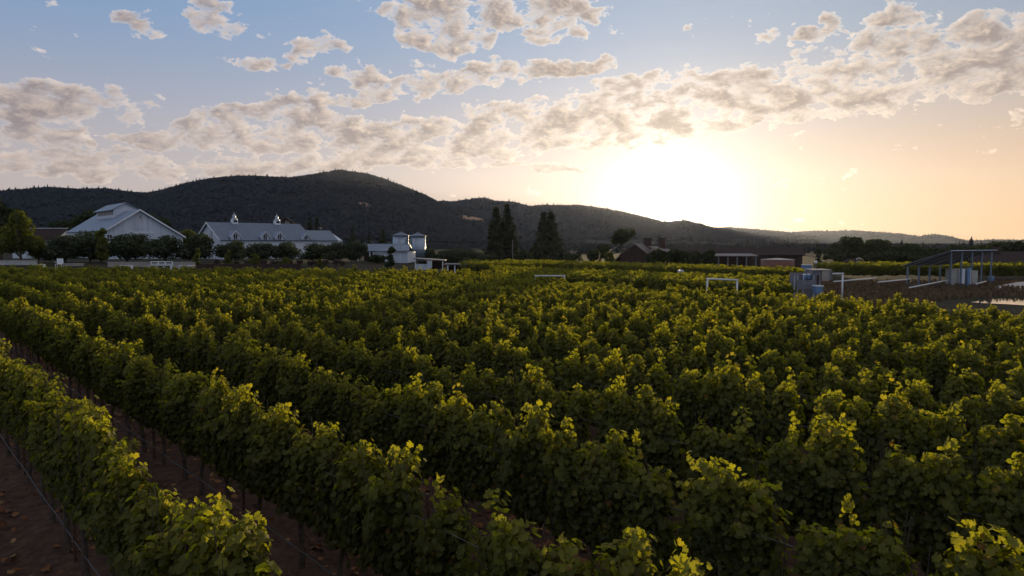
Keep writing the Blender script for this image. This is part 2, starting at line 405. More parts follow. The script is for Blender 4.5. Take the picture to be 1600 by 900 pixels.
# pond behind the last rows on the right
def disc_sheet(name, cx, cy, rx, ry, z, material, seed, n=40):
    rng = random.Random(seed); mb = MB()
    rim = [(cx + rx * math.cos(2 * math.pi * k / n) * (1 + .06 * math.sin(3 * k * .4 + seed)), cy + ry * math.sin(2 * math.pi * k / n) * (1 + .05 * rng.random()), z) for k in range(n)]
    mb.add(rim, [tuple(range(n))]); return link(name, mb.mesh(name), material)
m, t, b = mat('pond_water', .06, .8); b.inputs['Base Color'].default_value = (.03, .035, .035, 1)
c = t.nodes.new('ShaderNodeTexCoord'); bn = t.nodes.new('ShaderNodeBump'); bn.inputs['Strength'].default_value = .08; bn.inputs['Distance'].default_value = .02
t.links.new(noise(t, c.outputs['Object'], 5, 3).s, bn.inputs['Height']); t.links.new(bn.outputs[0], b.inputs['Normal'])
pond = disc_sheet('pond_water', 46.0, 52, 10.2, 4.4, .03, m, 3); tag(pond, 'small pond mirroring the bright sky', None, kind='structure')

# ------------------------------------------------------------------ hills
HILLM = None
def hillmat():
    m, t, b = mat('hillside', .95, .05)
    a = t.nodes.new('ShaderNodeAttribute'); a.attribute_name = 'clear'
    c = t.nodes.new('ShaderNodeTexCoord'); f = noise(t, c.outputs['Object'], .006, 8, .65)
    dark = cmix(t, f.sstep(.35, .65), (.012, .016, .014), (.022, .026, .021))
    t.links.new(cmix(t, E(t, a.outputs['Fac']), dark, (.33, .21, .13)), b.inputs['Base Color'])
    return m
HILLM = hillmat()
def hill(name, label, prof, Rr, azr, seed, clear=(), start=.42, rough=1.0, na=420, nr=60, lift=0.0):
    pa = [azel(u, v) for u, v in prof]; A = [p[0] for p in pa]; EE = [p[1] for p in pa]
    def height(a, r):
        x, y = r * np.sin(a), r * np.cos(a)
        H = (np.interp(a, A, EE) + lift) ; H = np.tan(H) * Rr + EYE
        k = r / Rr
        rise = sm(start, 1.0, k) ** 1.25
        fall = np.where(k > 1, 1 - sm(1.0, 1.22, k), 1.0)
        spur = fbm(x / (Rr * .11), y / (Rr * .11), 5, seed)
        w = np.exp(-((k - 1) / .06) ** 2)
        return H * np.minimum(rise * (1 + .75 * rough * spur * (1 - w)), np.where(k < 1, (k * .985 + .015), 1.0)) * fall + 3 * (1 - w) * 0
    a = np.linspace(azr[0], azr[1], na); r = np.concatenate([np.linspace(start, .9, nr // 2) * Rr, np.linspace(.91, 1.06, nr // 3) * Rr, np.linspace(1.08, 1.22, nr // 6) * Rr])
    AA, RR = np.meshgrid(a, r); Z = height(AA, RR)
    V = np.stack([RR * np.sin(AA), RR * np.cos(AA), Z - 2.0 * (Z < .5)], -1)
    idx = np.arange(AA.size).reshape(AA.shape)
    F = np.stack([idx[:-1, :-1], idx[:-1, 1:], idx[1:, 1:], idx[1:, :-1]], -1).reshape(-1, 4)
    px = 800 + FPX * np.tan(AA); el = np.arctan2(Z - EYE, RR)
    cl = np.zeros(AA.shape)
    for (u, v, ru, rv) in clear:
        ca, ce = azel(u, v); wob = 1 + 1.6 * fbm(AA * 60, el * 150, 4, 5)
        cl = np.maximum(cl, 1 - sm(.6, 1.0, (((AA - ca) * FPX / ru) ** 2 + ((el - ce) * FPX / rv) ** 2) * wob))
    me = arrays(name, V.reshape(-1, 3), F, {'clear': cl.ravel()})
    o = link(name, me, HILLM, None, True); tag(o, label, None, kind='structure')
    return height
CLEAR1 = [(566, 319, 12, 2.6), (738, 343, 20, 5), (722, 338, 10, 2)]
P1 = [(-900, 330), (-300, 312), (0, 303), (40, 300), (75, 297), (120, 300), (165, 299), (210, 305), (230, 306), (262, 299), (290, 291), (320, 285), (350, 281), (390, 279), (430, 281), (455, 281), (490, 276), (515, 271), (532, 269), (552, 272), (575, 275), (600, 283), (640, 299), (665, 309), (690, 322), (740, 338), (800, 355), (870, 368), (950, 377), (1100, 379)]
P2 = [(300, 360), (560, 335), (640, 322), (690, 317), (712, 318), (740, 314), (758, 313), (775, 318), (800, 319), (828, 326), (850, 324), (885, 325), (905, 324), (940, 329), (975, 335), (1000, 341), (1020, 346), (1035, 350), (1052, 350), (1068, 348), (1090, 353), (1115, 360), (1140, 363), (1180, 371), (1230, 374), (1280, 379), (1350, 379.5)]
P3 = [(940, 365), (1000, 360), (1060, 357), (1110, 359), (1140, 358), (1165, 360), (1200, 363), (1235, 366), (1270, 364), (1300, 364), (1335, 363), (1370, 366), (1405, 368), (1435, 373), (1448, 371), (1460, 369.5), (1475, 371), (1500, 377), (1515, 379), (1530, 379), (1560, 378), (1620, 379), (1900, 372), (2600, 365)]
h1 = hill('hills', 'dark wooded mountain with its rounded peak behind the white barns', P1, 3000, (R(-62), R(16)), 3, CLEAR1)
h2 = hill('hills', 'hazy wooded ridge running down to where the sun sets', P2, 4400, (R(-26), R(28)), 11, [])
h3 = hill('hills', 'farthest pale ridge low on the horizon right of the sun', P3, 7000, (R(5), R(58)), 23, start=.5)

def hill_forest(name, label, height, Rr, azr, kr, n, size, seed, clear, pcon=.07):
    rng = np.random.default_rng(seed)
    a = rng.uniform(azr[0], azr[1], n); k = kr[0] + (kr[1] - kr[0]) * rng.random(n) ** .8
    nr = n // 30; k[:nr] = rng.uniform(.975, 1.012, nr)
    r = k * Rr; z = height(a, r)
    el = np.arctan2(z - EYE, r); keep = np.ones(n, bool)
    for (u, v, ru, rv) in clear:
        ca, ce = azel(u, v); keep &= (((a - ca) * FPX / ru) ** 2 + ((el - ce) * FPX / rv) ** 2) > .8
    dens = fbm(a * 25, r / Rr * 12, 4, seed) + .5
    keep &= rng.random(n) < .35 + dens
    a, r, z = a[keep], r[keep], z[keep]; n = len(a)
    con = rng.random(n) < pcon
    h = size * rng.uniform(.55, 1.25, n) * np.where(con, 1.25, .8); w = h * np.where(con, .22, .55) * rng.uniform(.8, 1.25, n)
    tall = rng.random(n) < .02; h = np.where(tall, h * 1.25, h)
    m = 6; rings = [(.35, 0), (1.0, .22), (.82, .6)]
    ang = rng.uniform(0, 6.28, n)
    V = np.zeros((n, m * 3 + 1, 3))
    for j, (q, hz) in enumerate(rings):
        for i in range(m):
            t_ = ang + 6.283 * i / m
            taper = np.where(con, (1 - hz) if hz > .1 else .6, q)
            rr = w * taper * rng.uniform(.75, 1.25, n)
            V[:, j * m + i, 0] = r * np.sin(a) + rr * np.cos(t_); V[:, j * m + i, 1] = r * np.cos(a) + rr * np.sin(t_); V[:, j * m + i, 2] = z - 1.5 + h * (hz + rng.uniform(-.05, .05, n))
    V[:, -1, 0] = r * np.sin(a); V[:, -1, 1] = r * np.cos(a); V[:, -1, 2] = z - 1.5 + h
    F = []
    for j in range(2):
        for i in range(m): i2 = (i + 1) % m; F += [(j * m + i, j * m + i2, (j + 1) * m + i2), (j * m + i, (j + 1) * m + i2, (j + 1) * m + i)]
    F += [(2 * m + i, 2 * m + (i + 1) % m, 3 * m) for i in range(m)]
    F = np.array(F)[None] + (np.arange(n) * (3 * m + 1))[:, None, None]
    me = arrays(name, V.reshape(-1, 3), F.reshape(-1, 3), {'tint': np.repeat(rng.random(n), 3 * m + 1)})
    tag(link(name, me, FAROAK), label, 'woodland', kind='stuff')
hill_forest('hillside_woodland', 'dense dark woodland covering the mountain behind the barns', h1, 3000, (R(-42), R(6)), (.5, 1.01), 24000, 15, 1, CLEAR1)
hill_forest('hillside_woodland', 'woodland on the hazy ridge under the setting sun', h2, 4400, (R(-10), R(24)), (.55, 1.01), 15000, 20, 2, [])
hill_forest('valley_woodland', 'low dark woods and hedgerows across the valley floor before the hills', lambda a, r: 0 * a, 1000, (R(-46), R(46)), (.25, 2.4), 11000, 6.5, 4, [], .06)
hill_forest('hillside_woodland', 'faint woodland along the farthest pale ridge', h3, 7000, (R(8), R(40)), (.8, 1.01), 9000, 24, 3, [])

# ------------------------------------------------------------------ grapevines
def vine_leaves(rng, shoots, step, lsize, tmpl, per=1, rag=1.0, ptall=.045):
    P = []; Nn = []; Sz = []; T = []
    vig = rng.uniform(-.05, .05) * rag; nh = rng.integers(2, 4) if ptall > .03 else 3          # the shoots of a vine gather into two or three heads
    hx = np.linspace(-.40, .40, nh) + rng.normal(0, .07, nh); hh = 2.10 + vig + rng.normal(0, .11, nh) * rag; hy = rng.normal(0, .06, nh)
    wid = .52 / nh
    for i in range(shoots):
        k = rng.integers(nh); o = rng.normal(0, .75)
        x0 = hx[k] + o * wid; z0 = rng.uniform(.80, 1.0)
        H = hh[k] - (.12 + .10 * rag) * o * o + rng.normal(0, .06)
        H = max(H, 1.35); tall = rng.random() < ptall
        if tall: H += rng.uniform(.12, .48)
        yl = hy[k] + rng.normal(0, .08); flop = rng.random() < .22; fl = rng.choice([-1, 1]) * rng.uniform(.10, .30); dxs = -o * wid * .35 + rng.normal(0, .06)
        L = (H - z0) + (.3 if flop else 0); nn = max(3, int(L / step))
        for j in range(nn):
            t = (j + rng.random()) / nn
            y = yl * t ** .7; z = z0 + (H - z0) * t; x = x0 + dxs * t
            if flop and t > .55:
                q = (t - .55) / .45; y += fl * q; z -= .45 * q * q
            for _ in range(per):
                ph = rng.uniform(0, 6.283); pet = rng.uniform(.035, .175) * (1 - (.6 if tall else .3) * t)
                ox, oy = math.cos(ph), math.sin(ph)
                P.append((x + ox * pet, y + oy * pet, z + rng.normal(0, .03)))
                s = 1 if y + oy * pet > 0 else -1
                Nn.append((ox * .55 + rng.normal(0, .38), oy * .6 + s * .45 + rng.normal(0, .35), (.15 if tall and t > .6 else .45 + .35 * t) + rng.normal(0, .35)))
                Sz.append(lsize * rng.uniform(.62, 1.25) * (1 - (.40 if tall else .2) * t))
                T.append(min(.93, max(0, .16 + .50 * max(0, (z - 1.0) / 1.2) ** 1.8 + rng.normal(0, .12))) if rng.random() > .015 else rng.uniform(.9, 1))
    return np.array(P), np.array(Nn), np.array(Sz), np.array(T)
def vine_trunk(seed):
    rng = random.Random(seed); mb = MB()
    p = [(rng.uniform(-.04, .04), rng.uniform(-.03, .03), z) for z in (-.05, .25, .5, .75, .9)]
    mb.tube(p, [.05, .04, .036, .034, .035], 7)
    for s in (-1, 1): mb.tube([p[-1], (s * .3, .01, .97), (s * .60, 0, .95)], [.028, .022, .012], 6)
    for i in range(11):
        x = rng.uniform(-.55, .55); y = rng.uniform(-.18, .18)
        mb.tube([(x, 0, .94), (x + rng.uniform(-.08, .08), y * .7, 1.5), (x + rng.uniform(-.15, .15), y, 2.05 + rng.uniform(-.15, .25))], [.006, .005, .003], 4)
    return mb
NV0, NV1 = 9, 8
V0 = []; V1 = []
for i in range(NV0):
    rng = np.random.default_rng(100 + i); P, Nn, Sz, T = vine_leaves(rng, 38, .050, .054, LOBED, 4)
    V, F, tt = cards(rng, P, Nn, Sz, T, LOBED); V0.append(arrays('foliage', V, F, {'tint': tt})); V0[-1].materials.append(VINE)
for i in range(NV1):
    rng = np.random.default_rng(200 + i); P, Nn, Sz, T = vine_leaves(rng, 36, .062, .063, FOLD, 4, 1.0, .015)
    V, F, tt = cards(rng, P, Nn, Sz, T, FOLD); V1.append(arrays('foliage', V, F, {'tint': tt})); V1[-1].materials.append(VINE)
TR = []
for i in range(5):
    q = vine_trunk(i).mesh('trunk'); q.materials.append(BARK); TR.append(q)
ROW0, ROWSTEP, VSTEP, NROWS = 2.0, 2.15, 1.2, 19
def row_pos(p, t_): return (YS[0] * p + XS[0] * t_, YS[1] * p + XS[1] * t_)
rr = random.Random(5)
inside = []; margin = []
for k in range(NROWS):
    p = ROW0 + ROWSTEP * k; off = rr.uniform(0, VSTEP)
    for j in range(-50, 90):
        t_ = off + j * VSTEP + rr.uniform(-.08, .08); x, y = row_pos(p + rr.uniform(-.05, .05), t_)
        if y < 1.2 or y > edge(x): continue
        u = 800 + FPX * x / y; vt = 380 + FPX * (EYE - 2.25) / y
        vis = abs(u - 800) < 800 + .75 * FPX / y and vt < 905
        if vis: inside.append((math.hypot(x, y), k, j, x, y))
        elif abs(u - 800) < 800 + 12 * FPX / y: margin.append((k, j, x, y))
inside.sort()
near, far = inside[:300], inside[300:]
ORD = ['first', 'second', 'third', 'fourth', 'fifth', 'sixth', 'seventh', 'eighth', 'ninth', 'tenth', 'eleventh', 'twelfth', 'thirteenth', 'fourteenth', 'fifteenth', 'sixteenth', 'seventeenth', 'eighteenth', 'nineteenth', 'twentieth']
def ordw(i):
    if i < 20: return ORD[i]
    tens = {2: 'twenty', 3: 'thirty', 4: 'forty'}[(i + 1) // 10]; o = (i + 1) % 10
    return {'twenty': 'twentieth', 'thirty': 'thirtieth', 'forty': 'fortieth'}[tens] if o == 0 else tens + '-' + ORD[o - 1]
rows = {}
for d, k, j, x, y in near: rows.setdefault(k, []).append(j)
for k in rows: rows[k].sort()
for i, (d, k, j, x, y) in enumerate(near):
    q = rr.randrange(NV0 if i < 150 else NV1)
    me = V0[q] if i < 150 else V1[q]
    rank = rows[k].index(j)
    look = ('leafy', 'bushy', 'dense', 'rounded', 'shaggy', 'full', 'tousled', 'thick', 'ragged')[q]
    v = thing('grapevine', '%s green grapevine, %s from the near end of the %s row from lower left' % (look, ordw(rank), ordw(k)), 'grapevine',
              (x, y, 0), math.atan2(XS[1], XS[0]) + rr.choice((0, math.pi)) + rr.uniform(-.06, .06), 'trellised grapevines in rows')
    s = rr.uniform(.93, 1.07); v.scale = (rr.uniform(.96, 1.06), rr.uniform(.9, 1.15), s)
    link('foliage', me, None, v); link('trunk', TR[rr.randrange(5)], None, v)
# the rest of the vines and the blocks beyond the track: one mass
L2 = []; L3 = []
for i in range(8):
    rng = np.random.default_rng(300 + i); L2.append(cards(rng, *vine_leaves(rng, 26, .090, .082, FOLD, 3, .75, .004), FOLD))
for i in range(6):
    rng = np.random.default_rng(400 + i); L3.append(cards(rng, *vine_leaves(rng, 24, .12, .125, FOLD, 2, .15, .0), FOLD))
mass = []
def put(lod, x, y, z, ang, sx=1.0):
    V, F, tt = lod[rr.randrange(len(lod))]
    s = rr.uniform(.93, 1.05) if lod is L2 else rr.uniform(.97, 1.01); ca, sa_ = math.cos(ang), math.sin(ang)
    X, Y = V[:, 0] * sx, V[:, 1] * rr.uniform(.95, 1.2)
    mass.append((np.stack([X * ca - Y * sa_ + x, X * sa_ + Y * ca + y, V[:, 2] * s + z], -1), F, tt))
ra = math.atan2(XS[1], XS[0])
for d, k, j, x, y in far: put(L2, x, y, 0, ra + rr.choice((0, math.pi)))
for k, j, x, y in margin: put(L2, x, y, 0, ra + rr.choice((0, math.pi)))
def block(test, ang, p0, p1, step, vs, lod, sx):
    d = (math.cos(ang), math.sin(ang)); n = (d[1], -d[0])
    for p in np.arange(p0, p1, step):
        for t_ in np.arange(-160, 260, vs):
            x, y = n[0] * p + d[0] * t_, n[1] * p + d[1] * t_
            if y > 20 and abs(x) < .80 * y + 4 and test(x, y): put(lod, x + rr.uniform(-.1, .1), y + rr.uniform(-.1, .1), float(gz(x, y)), ang + rr.choice((0, math.pi)), sx)
# middle block past the track, strip by the farm buildings, and the block behind the pump yard
def inB(x, y): return y > np.interp(x, [-2, 4.3, 11.8, 16.3, 20], [58, 51.8, 45, 39, 34]) and y < 70 - 1.05 * (x - 3.9) and x < .43 * y - 1.4 and x > -2
block(inB, ra, -90, 160, 2.1, 1.25, L3, 1.2)
def inC(x, y): return 85 - 1.0 * (x - 5) * (x > 5) < y < 103 - 1.18 * (x - 5) * (x > 5) and -7 < x < .43 * y - .5
block(inC, ra, -160, 160, 2.4, 1.7, L3, 1.6)
def inD(x, y): return 78 < y < 91 and x > .455 * y and x < .9 * y
block(inD, math.atan2(.05, -1), -160, 160, 2.6, 1.8, L3, 1.7)
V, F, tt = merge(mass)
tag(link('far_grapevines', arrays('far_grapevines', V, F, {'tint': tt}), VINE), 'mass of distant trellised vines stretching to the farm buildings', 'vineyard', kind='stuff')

# trellis: posts, drip hoses and wires of the nearest rows
def stake_mesh():
    mb = MB(); mb.box(-.02, .02, -.012, .012, -.05, 1.95); mb.box(-.012, .012, .012, .03, -.05, 1.95); return mb.mesh('trellis_stake')
SM = stake_mesh(); SM.materials.append(RUST)
for k in range(5):
    c_ = 0
    for (d, kk, j, x, y) in sorted(q for q in near if q[1] == k):
        if j % 4 or d > 30: continue
        c_ += 1; o = link('trellis_stake', SM, None); o.location = (x + XS[0] * .6, y + XS[1] * .6, 0); o.rotation_euler = (0, 0, ra)
        tag(o, 'thin rusty trellis stake, %s from the near end of the %s row from lower left' % (ordw(c_ - 1), ordw(k)), 'stake', 'stakes along the vine rows')
def line(name, k, z, off, r, sag, m_, label, cat, group, t0=-14, t1=82):
    p = ROW0 + ROWSTEP * k + off; pts = []
    t_ = t0
    while t_ < t1:
        x, y = row_pos(p, t_)
        if y < edge(x): pts.append((x, y, z - sag * (1 - ((t_ / 3.0 % 1) * 2 - 1) ** 2)))
        t_ += .75
    mb = MB(); mb.tube(pts, r, 6); tag(link(name, mb.mesh(name), m_, None, True), label, cat, group)
for k in range(5): line('drip_hose', k, .42, -.06, .009, .035, RUBBER, 'grey drip hose strung low along the %s vine row from lower left' % ORD[k], 'hose', 'drip hoses')
for k in range(6): line('trellis_wire', k, 1.72, -.10, .0032, .02, WIRE, 'thin trellis wire along the %s vine row from lower left' % ORD[k], 'wire', 'trellis wires')
# dry leaves on the soil under the front rows
rng = np.random.default_rng(9); n = 15000
p = rng.uniform(-1.2, 9, n); tt_ = rng.uniform(-4, 40, n)
clump = fbm(p * 1.2, tt_ * .7, 4, 2) + .5; keep = rng.random(n) < clump ** 2 * 2.0
p, tt_ = p[keep], tt_[keep]; n = len(p)
P = np.stack([YS[0] * p + XS[0] * tt_, YS[1] * p + XS[1] * tt_, rng.uniform(.03, .09, n)], -1)
V, F, q = cards(rng, P, np.stack([rng.normal(0, .45, n), rng.normal(0, .45, n), np.ones(n)], -1), rng.uniform(.04, .085, n), rng.random(n), FOLD, tipdir=rng.normal(0, 1, (n, 3)))
FALL = leafmat('fallen_leaf', [(0, (.12, .05, .025)), (.7, (.23, .10, .04)), (1, (.30, .19, .08))], .15, (.5, .4, .3))
tag(link('fallen_leaves', arrays('fallen_leaves', V, F, {'tint': q}), FALL), 'brown fallen leaves littering the soil between the front rows', 'leaves', kind='stuff')

# ------------------------------------------------------------------ trees
def crown_cards(rng, blobs, n, size, tmpl=FOLD, hang=.5, surf=.55):
    w = np.array([b[3] * b[4] + b[3] * b[5] for b in blobs]); w = w / w.sum()
    bi = rng.choice(len(blobs), n, p=w); B = np.array(blobs)[bi]
    d = unit(rng.normal(0, 1, (n, 3))); rad = surf + (1.08 - surf) * rng.random(n) ** .7
    P = B[:, :3] + d * rad[:, None] * B[:, 3:6]
    Nn = d + rng.normal(0, .55, (n, 3)) + np.array([0, 0, .3])
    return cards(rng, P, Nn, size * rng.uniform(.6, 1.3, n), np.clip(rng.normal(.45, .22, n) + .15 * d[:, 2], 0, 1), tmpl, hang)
def broad_meshes(seed, h, w, trunk_h, nb, n, leaf, material, shape='round', tr=.16):
    rng = np.random.default_rng(seed); blobs = []
    ch = h - trunk_h
    for i in range(nb):
        a = rng.uniform(0, 6.28); q = rng.random() ** .5
        if shape == 'olive': cz = trunk_h + ch * rng.uniform(.18, .72); rad = w * .30 * q; br = w * rng.uniform(.15, .25)
        elif shape == 'cone': f = rng.random(); cz = trunk_h + ch * (.12 + .78 * f); rad = w * .33 * q * (1 - .7 * f); br = w * rng.uniform(.14, .24) * (1 - .45 * f)
        elif shape == 'column': f = (i + .5) / nb; cz = trunk_h + ch * (.08 + .84 * f); rad = w * .15; br = w * .36 * (1 - .35 * f)
        else: cz = trunk_h + ch * rng.uniform(.22, .8); rad = w * .32 * q * (1.15 - .6 * abs((cz - trunk_h) / ch - .45)); br = w * rng.uniform(.12, .22)
        blobs.append((rad * math.cos(a), rad * math.sin(a), cz, br, br, min(br * rng.uniform(.75, 1.05), (h - cz) * 1.02 + .1)))
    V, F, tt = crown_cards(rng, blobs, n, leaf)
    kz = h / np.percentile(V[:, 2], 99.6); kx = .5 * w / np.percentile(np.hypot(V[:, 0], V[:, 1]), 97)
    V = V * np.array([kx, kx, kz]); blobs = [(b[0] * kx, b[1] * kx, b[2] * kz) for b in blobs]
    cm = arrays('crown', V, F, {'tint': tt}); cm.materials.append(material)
    mb = MB(); top = trunk_h + ch * .45
    mb.tube([(0, 0, -.15), (.03 * h * rng.normal() * .3, 0, trunk_h * .6), (0, .02 * h * rng.normal() * .3, top)], [tr * h / 5, tr * .75 * h / 5, tr * .3 * h / 5], 8)
    for b in blobs[:7]: mb.tube([(0, 0, trunk_h * .8), (b[0] * .5, b[1] * .5, trunk_h + (b[2] - trunk_h) * .55), (b[0], b[1], b[2])], [tr * .4 * h / 5, tr * .28 * h / 5, tr * .1 * h / 5], 5)
    tm = mb.mesh('trunk'); tm.materials.append(BARK)
    return cm, tm
def conifer_meshes(seed, h, w, n=None, base=.06, openness=1.0):
    rng = np.random.default_rng(seed); P = []; Nn = []; T = []; Sz = []
    lev = int(h * 3.2) + 8; mb = MB(); mb.tube([(0, 0, -.2), (0, 0, h * .5), (0, 0, h * .98)], [h * .018, h * .011, .02], 7)
    for i in range(lev):
        f = (i + rng.random() * .6) / lev; z = h * (base + (1 - base) * f)
        L = w * .5 * (1 - f) ** .78 * rng.uniform(.72, 1.12) + .12
        nb = int(5 + 5 * (1 - f)); a0 = rng.uniform(0, 6.28)
        for j in range(nb):
            if rng.random() < .12 * openness: continue
            a = a0 + 6.283 * j / nb + rng.normal(0, .15); l = L * rng.uniform(.65, 1.15)
            m_ = max(3, int(l / (.05 * w ** .5 * h ** .25 + .07)))
            for q in range(m_):
                s = (q + rng.random()) / m_ * l; dr = -.30 * s + .10 * s * s / max(l, .1)
                P.append((s * math.cos(a) + rng.normal(0, .07 * w / 4), s * math.sin(a) + rng.normal(0, .07 * w / 4), z + dr + rng.normal(0, .06)))
                Nn.append((.5 * math.cos(a) + rng.normal(0, .5), .5 * math.sin(a) + rng.normal(0, .5), .8)); T.append(rng.random()); Sz.append(.055 * h ** .35 * w ** .5 * rng.uniform(.7, 1.4))
    P = np.array(P)
    V, F, tt = cards(rng, P, np.array(Nn), np.array(Sz) * 1.25, np.array(T), FOLD, .8)
    cm = arrays('crown', V, F, {'tint': tt}); cm.materials.append(NEEDLE); tm = mb.mesh('trunk'); tm.materials.append(BARK)
    return cm, tm
def plant(name, label, cat, meshes, x, y, s=1.0, rz=0.0, group=None, z=None, sxy=1.0):
    o = thing(name, label, cat, (x, y, float(gz(x, y)) if z is None else z), rz, group); o.scale = (s * sxy, s * sxy, s)
    link('crown', meshes[0], None, o); link('trunk', meshes[1], None, o); return o
def fit(u, vtop, Y):                           # ground spot under a crown top seen at (u, vtop)
    p = at(u, vtop, Y); g0 = float(gz(p.x, Y)); return p.x, Y, p.z - g0
# olive trees along the white barns
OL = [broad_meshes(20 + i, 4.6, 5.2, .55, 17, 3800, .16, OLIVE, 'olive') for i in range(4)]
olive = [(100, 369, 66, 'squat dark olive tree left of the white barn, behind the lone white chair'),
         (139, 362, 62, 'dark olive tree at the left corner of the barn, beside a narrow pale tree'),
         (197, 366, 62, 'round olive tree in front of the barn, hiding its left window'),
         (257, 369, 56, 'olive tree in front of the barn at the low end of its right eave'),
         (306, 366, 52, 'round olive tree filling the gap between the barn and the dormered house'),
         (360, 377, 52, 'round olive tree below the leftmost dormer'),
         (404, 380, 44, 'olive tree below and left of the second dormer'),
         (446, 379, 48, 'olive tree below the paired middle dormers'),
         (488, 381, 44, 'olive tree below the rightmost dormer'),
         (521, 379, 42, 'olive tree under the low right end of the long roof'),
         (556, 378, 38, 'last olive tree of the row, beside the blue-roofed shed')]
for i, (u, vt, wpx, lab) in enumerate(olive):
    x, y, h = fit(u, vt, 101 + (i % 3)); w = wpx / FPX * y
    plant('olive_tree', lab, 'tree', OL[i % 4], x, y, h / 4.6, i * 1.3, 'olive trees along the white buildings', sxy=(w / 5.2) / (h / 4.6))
for i, (u, vt, wpx, lab) in enumerate([(668, 389, 30, 'grey-green tree just right of the steel tanks'), (694, 391, 30, 'grey-green tree behind the carport roof'), (712, 388, 34, 'tallest grey-green tree between the tanks and the redwoods'),
                                       (735, 391, 32, 'grey-green tree behind the end of the low canopy roof'), (752, 394, 24, 'small grey-green tree at the right end of the row beyond the low canopy')]):
    x, y, h = fit(u, vt, 122); w = wpx / FPX * y
    plant('olive_tree', lab, 'tree', OL[(i + 1) % 4], x, y, h / 4.6, i * 2.1, 'grey-green trees behind the canopy', sxy=(w / 5.2) / (h / 4.6))
# trees on the left
def broad(name, lab, u, vt, Y, wpx, mat_, seed, shape='round', n=3000, leaf=.2, trunk=.25, nb=18, group=None):
    x, y, h = fit(u, vt, Y); w = wpx / FPX * Y
    plant(name, lab, 'tree', broad_meshes(seed, h, w, h * trunk, nb, n, leaf, mat_, shape), x, y, 1, seed, group)
broad('broadleaf_tree', 'tall yellowish-green tree with airy crown at the left edge', 28, 331, 96, 62, GOLDLEAF, 41, 'cone', 3600, .17, .16, 22)
broad('broadleaf_tree', 'dark dense tree cut by the left edge of the photo', -4, 309, 112, 62, DARKLEAF, 42, 'round', 3600, .24, .12, 20)
broad('broadleaf_tree', 'low shaggy tree between the yellowish tree and the olives', 58, 372, 99, 34, GOLDLEAF, 43, 'round', 1500, .17, .15, 10)
broad('broadleaf_tree', 'dark rounded tree behind the barn, touching its left roof edge', 131, 329, 178, 62, DARKLEAF, 44, n=2600, leaf=.34)
broad('broadleaf_tree', 'low dark tree left of the barn roof, beside the dark roofed house', 98, 346, 172, 40, DARKLEAF, 45, n=1800, leaf=.3)
broad('broadleaf_tree', 'dark green tree peeking over the right slope of the barn roof', 244, 334, 172, 40, DARKLEAF, 46, n=1500, leaf=.3)
broad('broadleaf_tree', 'brownish green tree low between the barn eave and the dormered house', 291, 359, 150, 34, GOLDLEAF, 47, n=1500, leaf=.26)
broad('narrow_tree', 'narrow yellowish-green tree beside the olive at the barn corner', 156, 357, 97, 20, GOLDLEAF, 48, 'column', 1500, .14, .08, 9)
for i, (u, vt, wp, lab) in enumerate([(307, 388, 11, 'slim sapling before the gap between barn and dormered house'), (356, 391, 13, 'young slim tree under the leftmost dormer olive'), (397, 397, 17, 'bright yellow-green bush at the field edge below the second dormer'),
                                      (446, 402, 13, 'small green sapling at the field edge below the middle dormers'), (500, 405, 10, 'thin sapling at the field edge below the long roof end')]):
    broad('sapling', lab, u, vt, 92, wp, GOLDLEAF, 60 + i, 'column', 500, .12, .06, 6)
broad('sapling', 'leafy young tree standing before the white shed wall', 611, 386, 90, 21, DARKLEAF, 66, 'cone', 900, .16, .08, 12)
broad('bush', 'dark bush under the blue shed roof', 585, 398, 98, 30, DARKLEAF, 67, 'round', 900, .16, .05, 8)
LV = [broad_meshes(70 + i, 1.3, 1.9, .1, 8, 420, .10, leafmat('lavender_leaf%d' % i, [(0, (.055, .042, .030)), (1, (.12, .085, .065))], .2, (.5, .45, .4)), 'round') for i in range(2)]
for i in range(15):
    u = 338 + i * 14 + (i * 37 % 7); x, y, h = fit(u, 404 + (i * 5) % 4, 93)
    w = 'between the olive trees and the vines'
    plant('dry_shrub', 'low brownish flowering shrub, %s from the left in the row behind the vines' % ORD[i], 'shrub', LV[i % 2], x, y, h / 1.3, i * 1.7, 'brownish shrubs along the field edge', sxy=.8)
# conifers
for i, (u, vt, Y, wp, lab) in enumerate([(775, 323, 158, 34, 'left redwood of the tall pair by the light pole'), (792, 320, 160, 40, 'right redwood of the tall pair, its tip the highest'), (849, 331, 160, 34, 'left half of the dark twin redwood standing alone'), (861, 330, 162, 40, 'right half of the dark twin redwood standing alone')]):
    x, y, h = fit(u, vt, Y); plant('redwood_tree', lab, 'tree', conifer_meshes(80 + i, h, 1.35 * wp / FPX * Y, base=.04, openness=.5), x, y, 1, i, 'tall redwoods')
for i, (u, vt, Y, wp, lab) in enumerate([(484, 338, 205, 17, 'dark conifer behind the long roof, left of a close pair'), (495, 340, 205, 15, 'dark conifer behind the long roof, right of a close pair'), (551, 353, 200, 15, 'pointed dark conifer over the last olive tree'),
                                         (576, 364, 200, 12, 'small dark conifer low behind the blue shed roof'), (598, 357, 195, 21, 'dark conifer just left of the steel tanks'), (565, 372, 200, 14, 'lowest dark conifer behind the blue shed'),
                                         (906, 388, 170, 10, 'small pointed conifer beside the far pale house'), (1279, 383, 105, 17, 'dark pointed conifer behind the white box by the pump yard'), (545, 372, 190, 10, 'stub of dark conifer right of the long roof end')]):
    x, y, h = fit(u, vt, Y); plant('conifer_tree', lab, 'tree', conifer_meshes(90 + i, h, wp / FPX * Y, base=.05), x, y, 1, i)
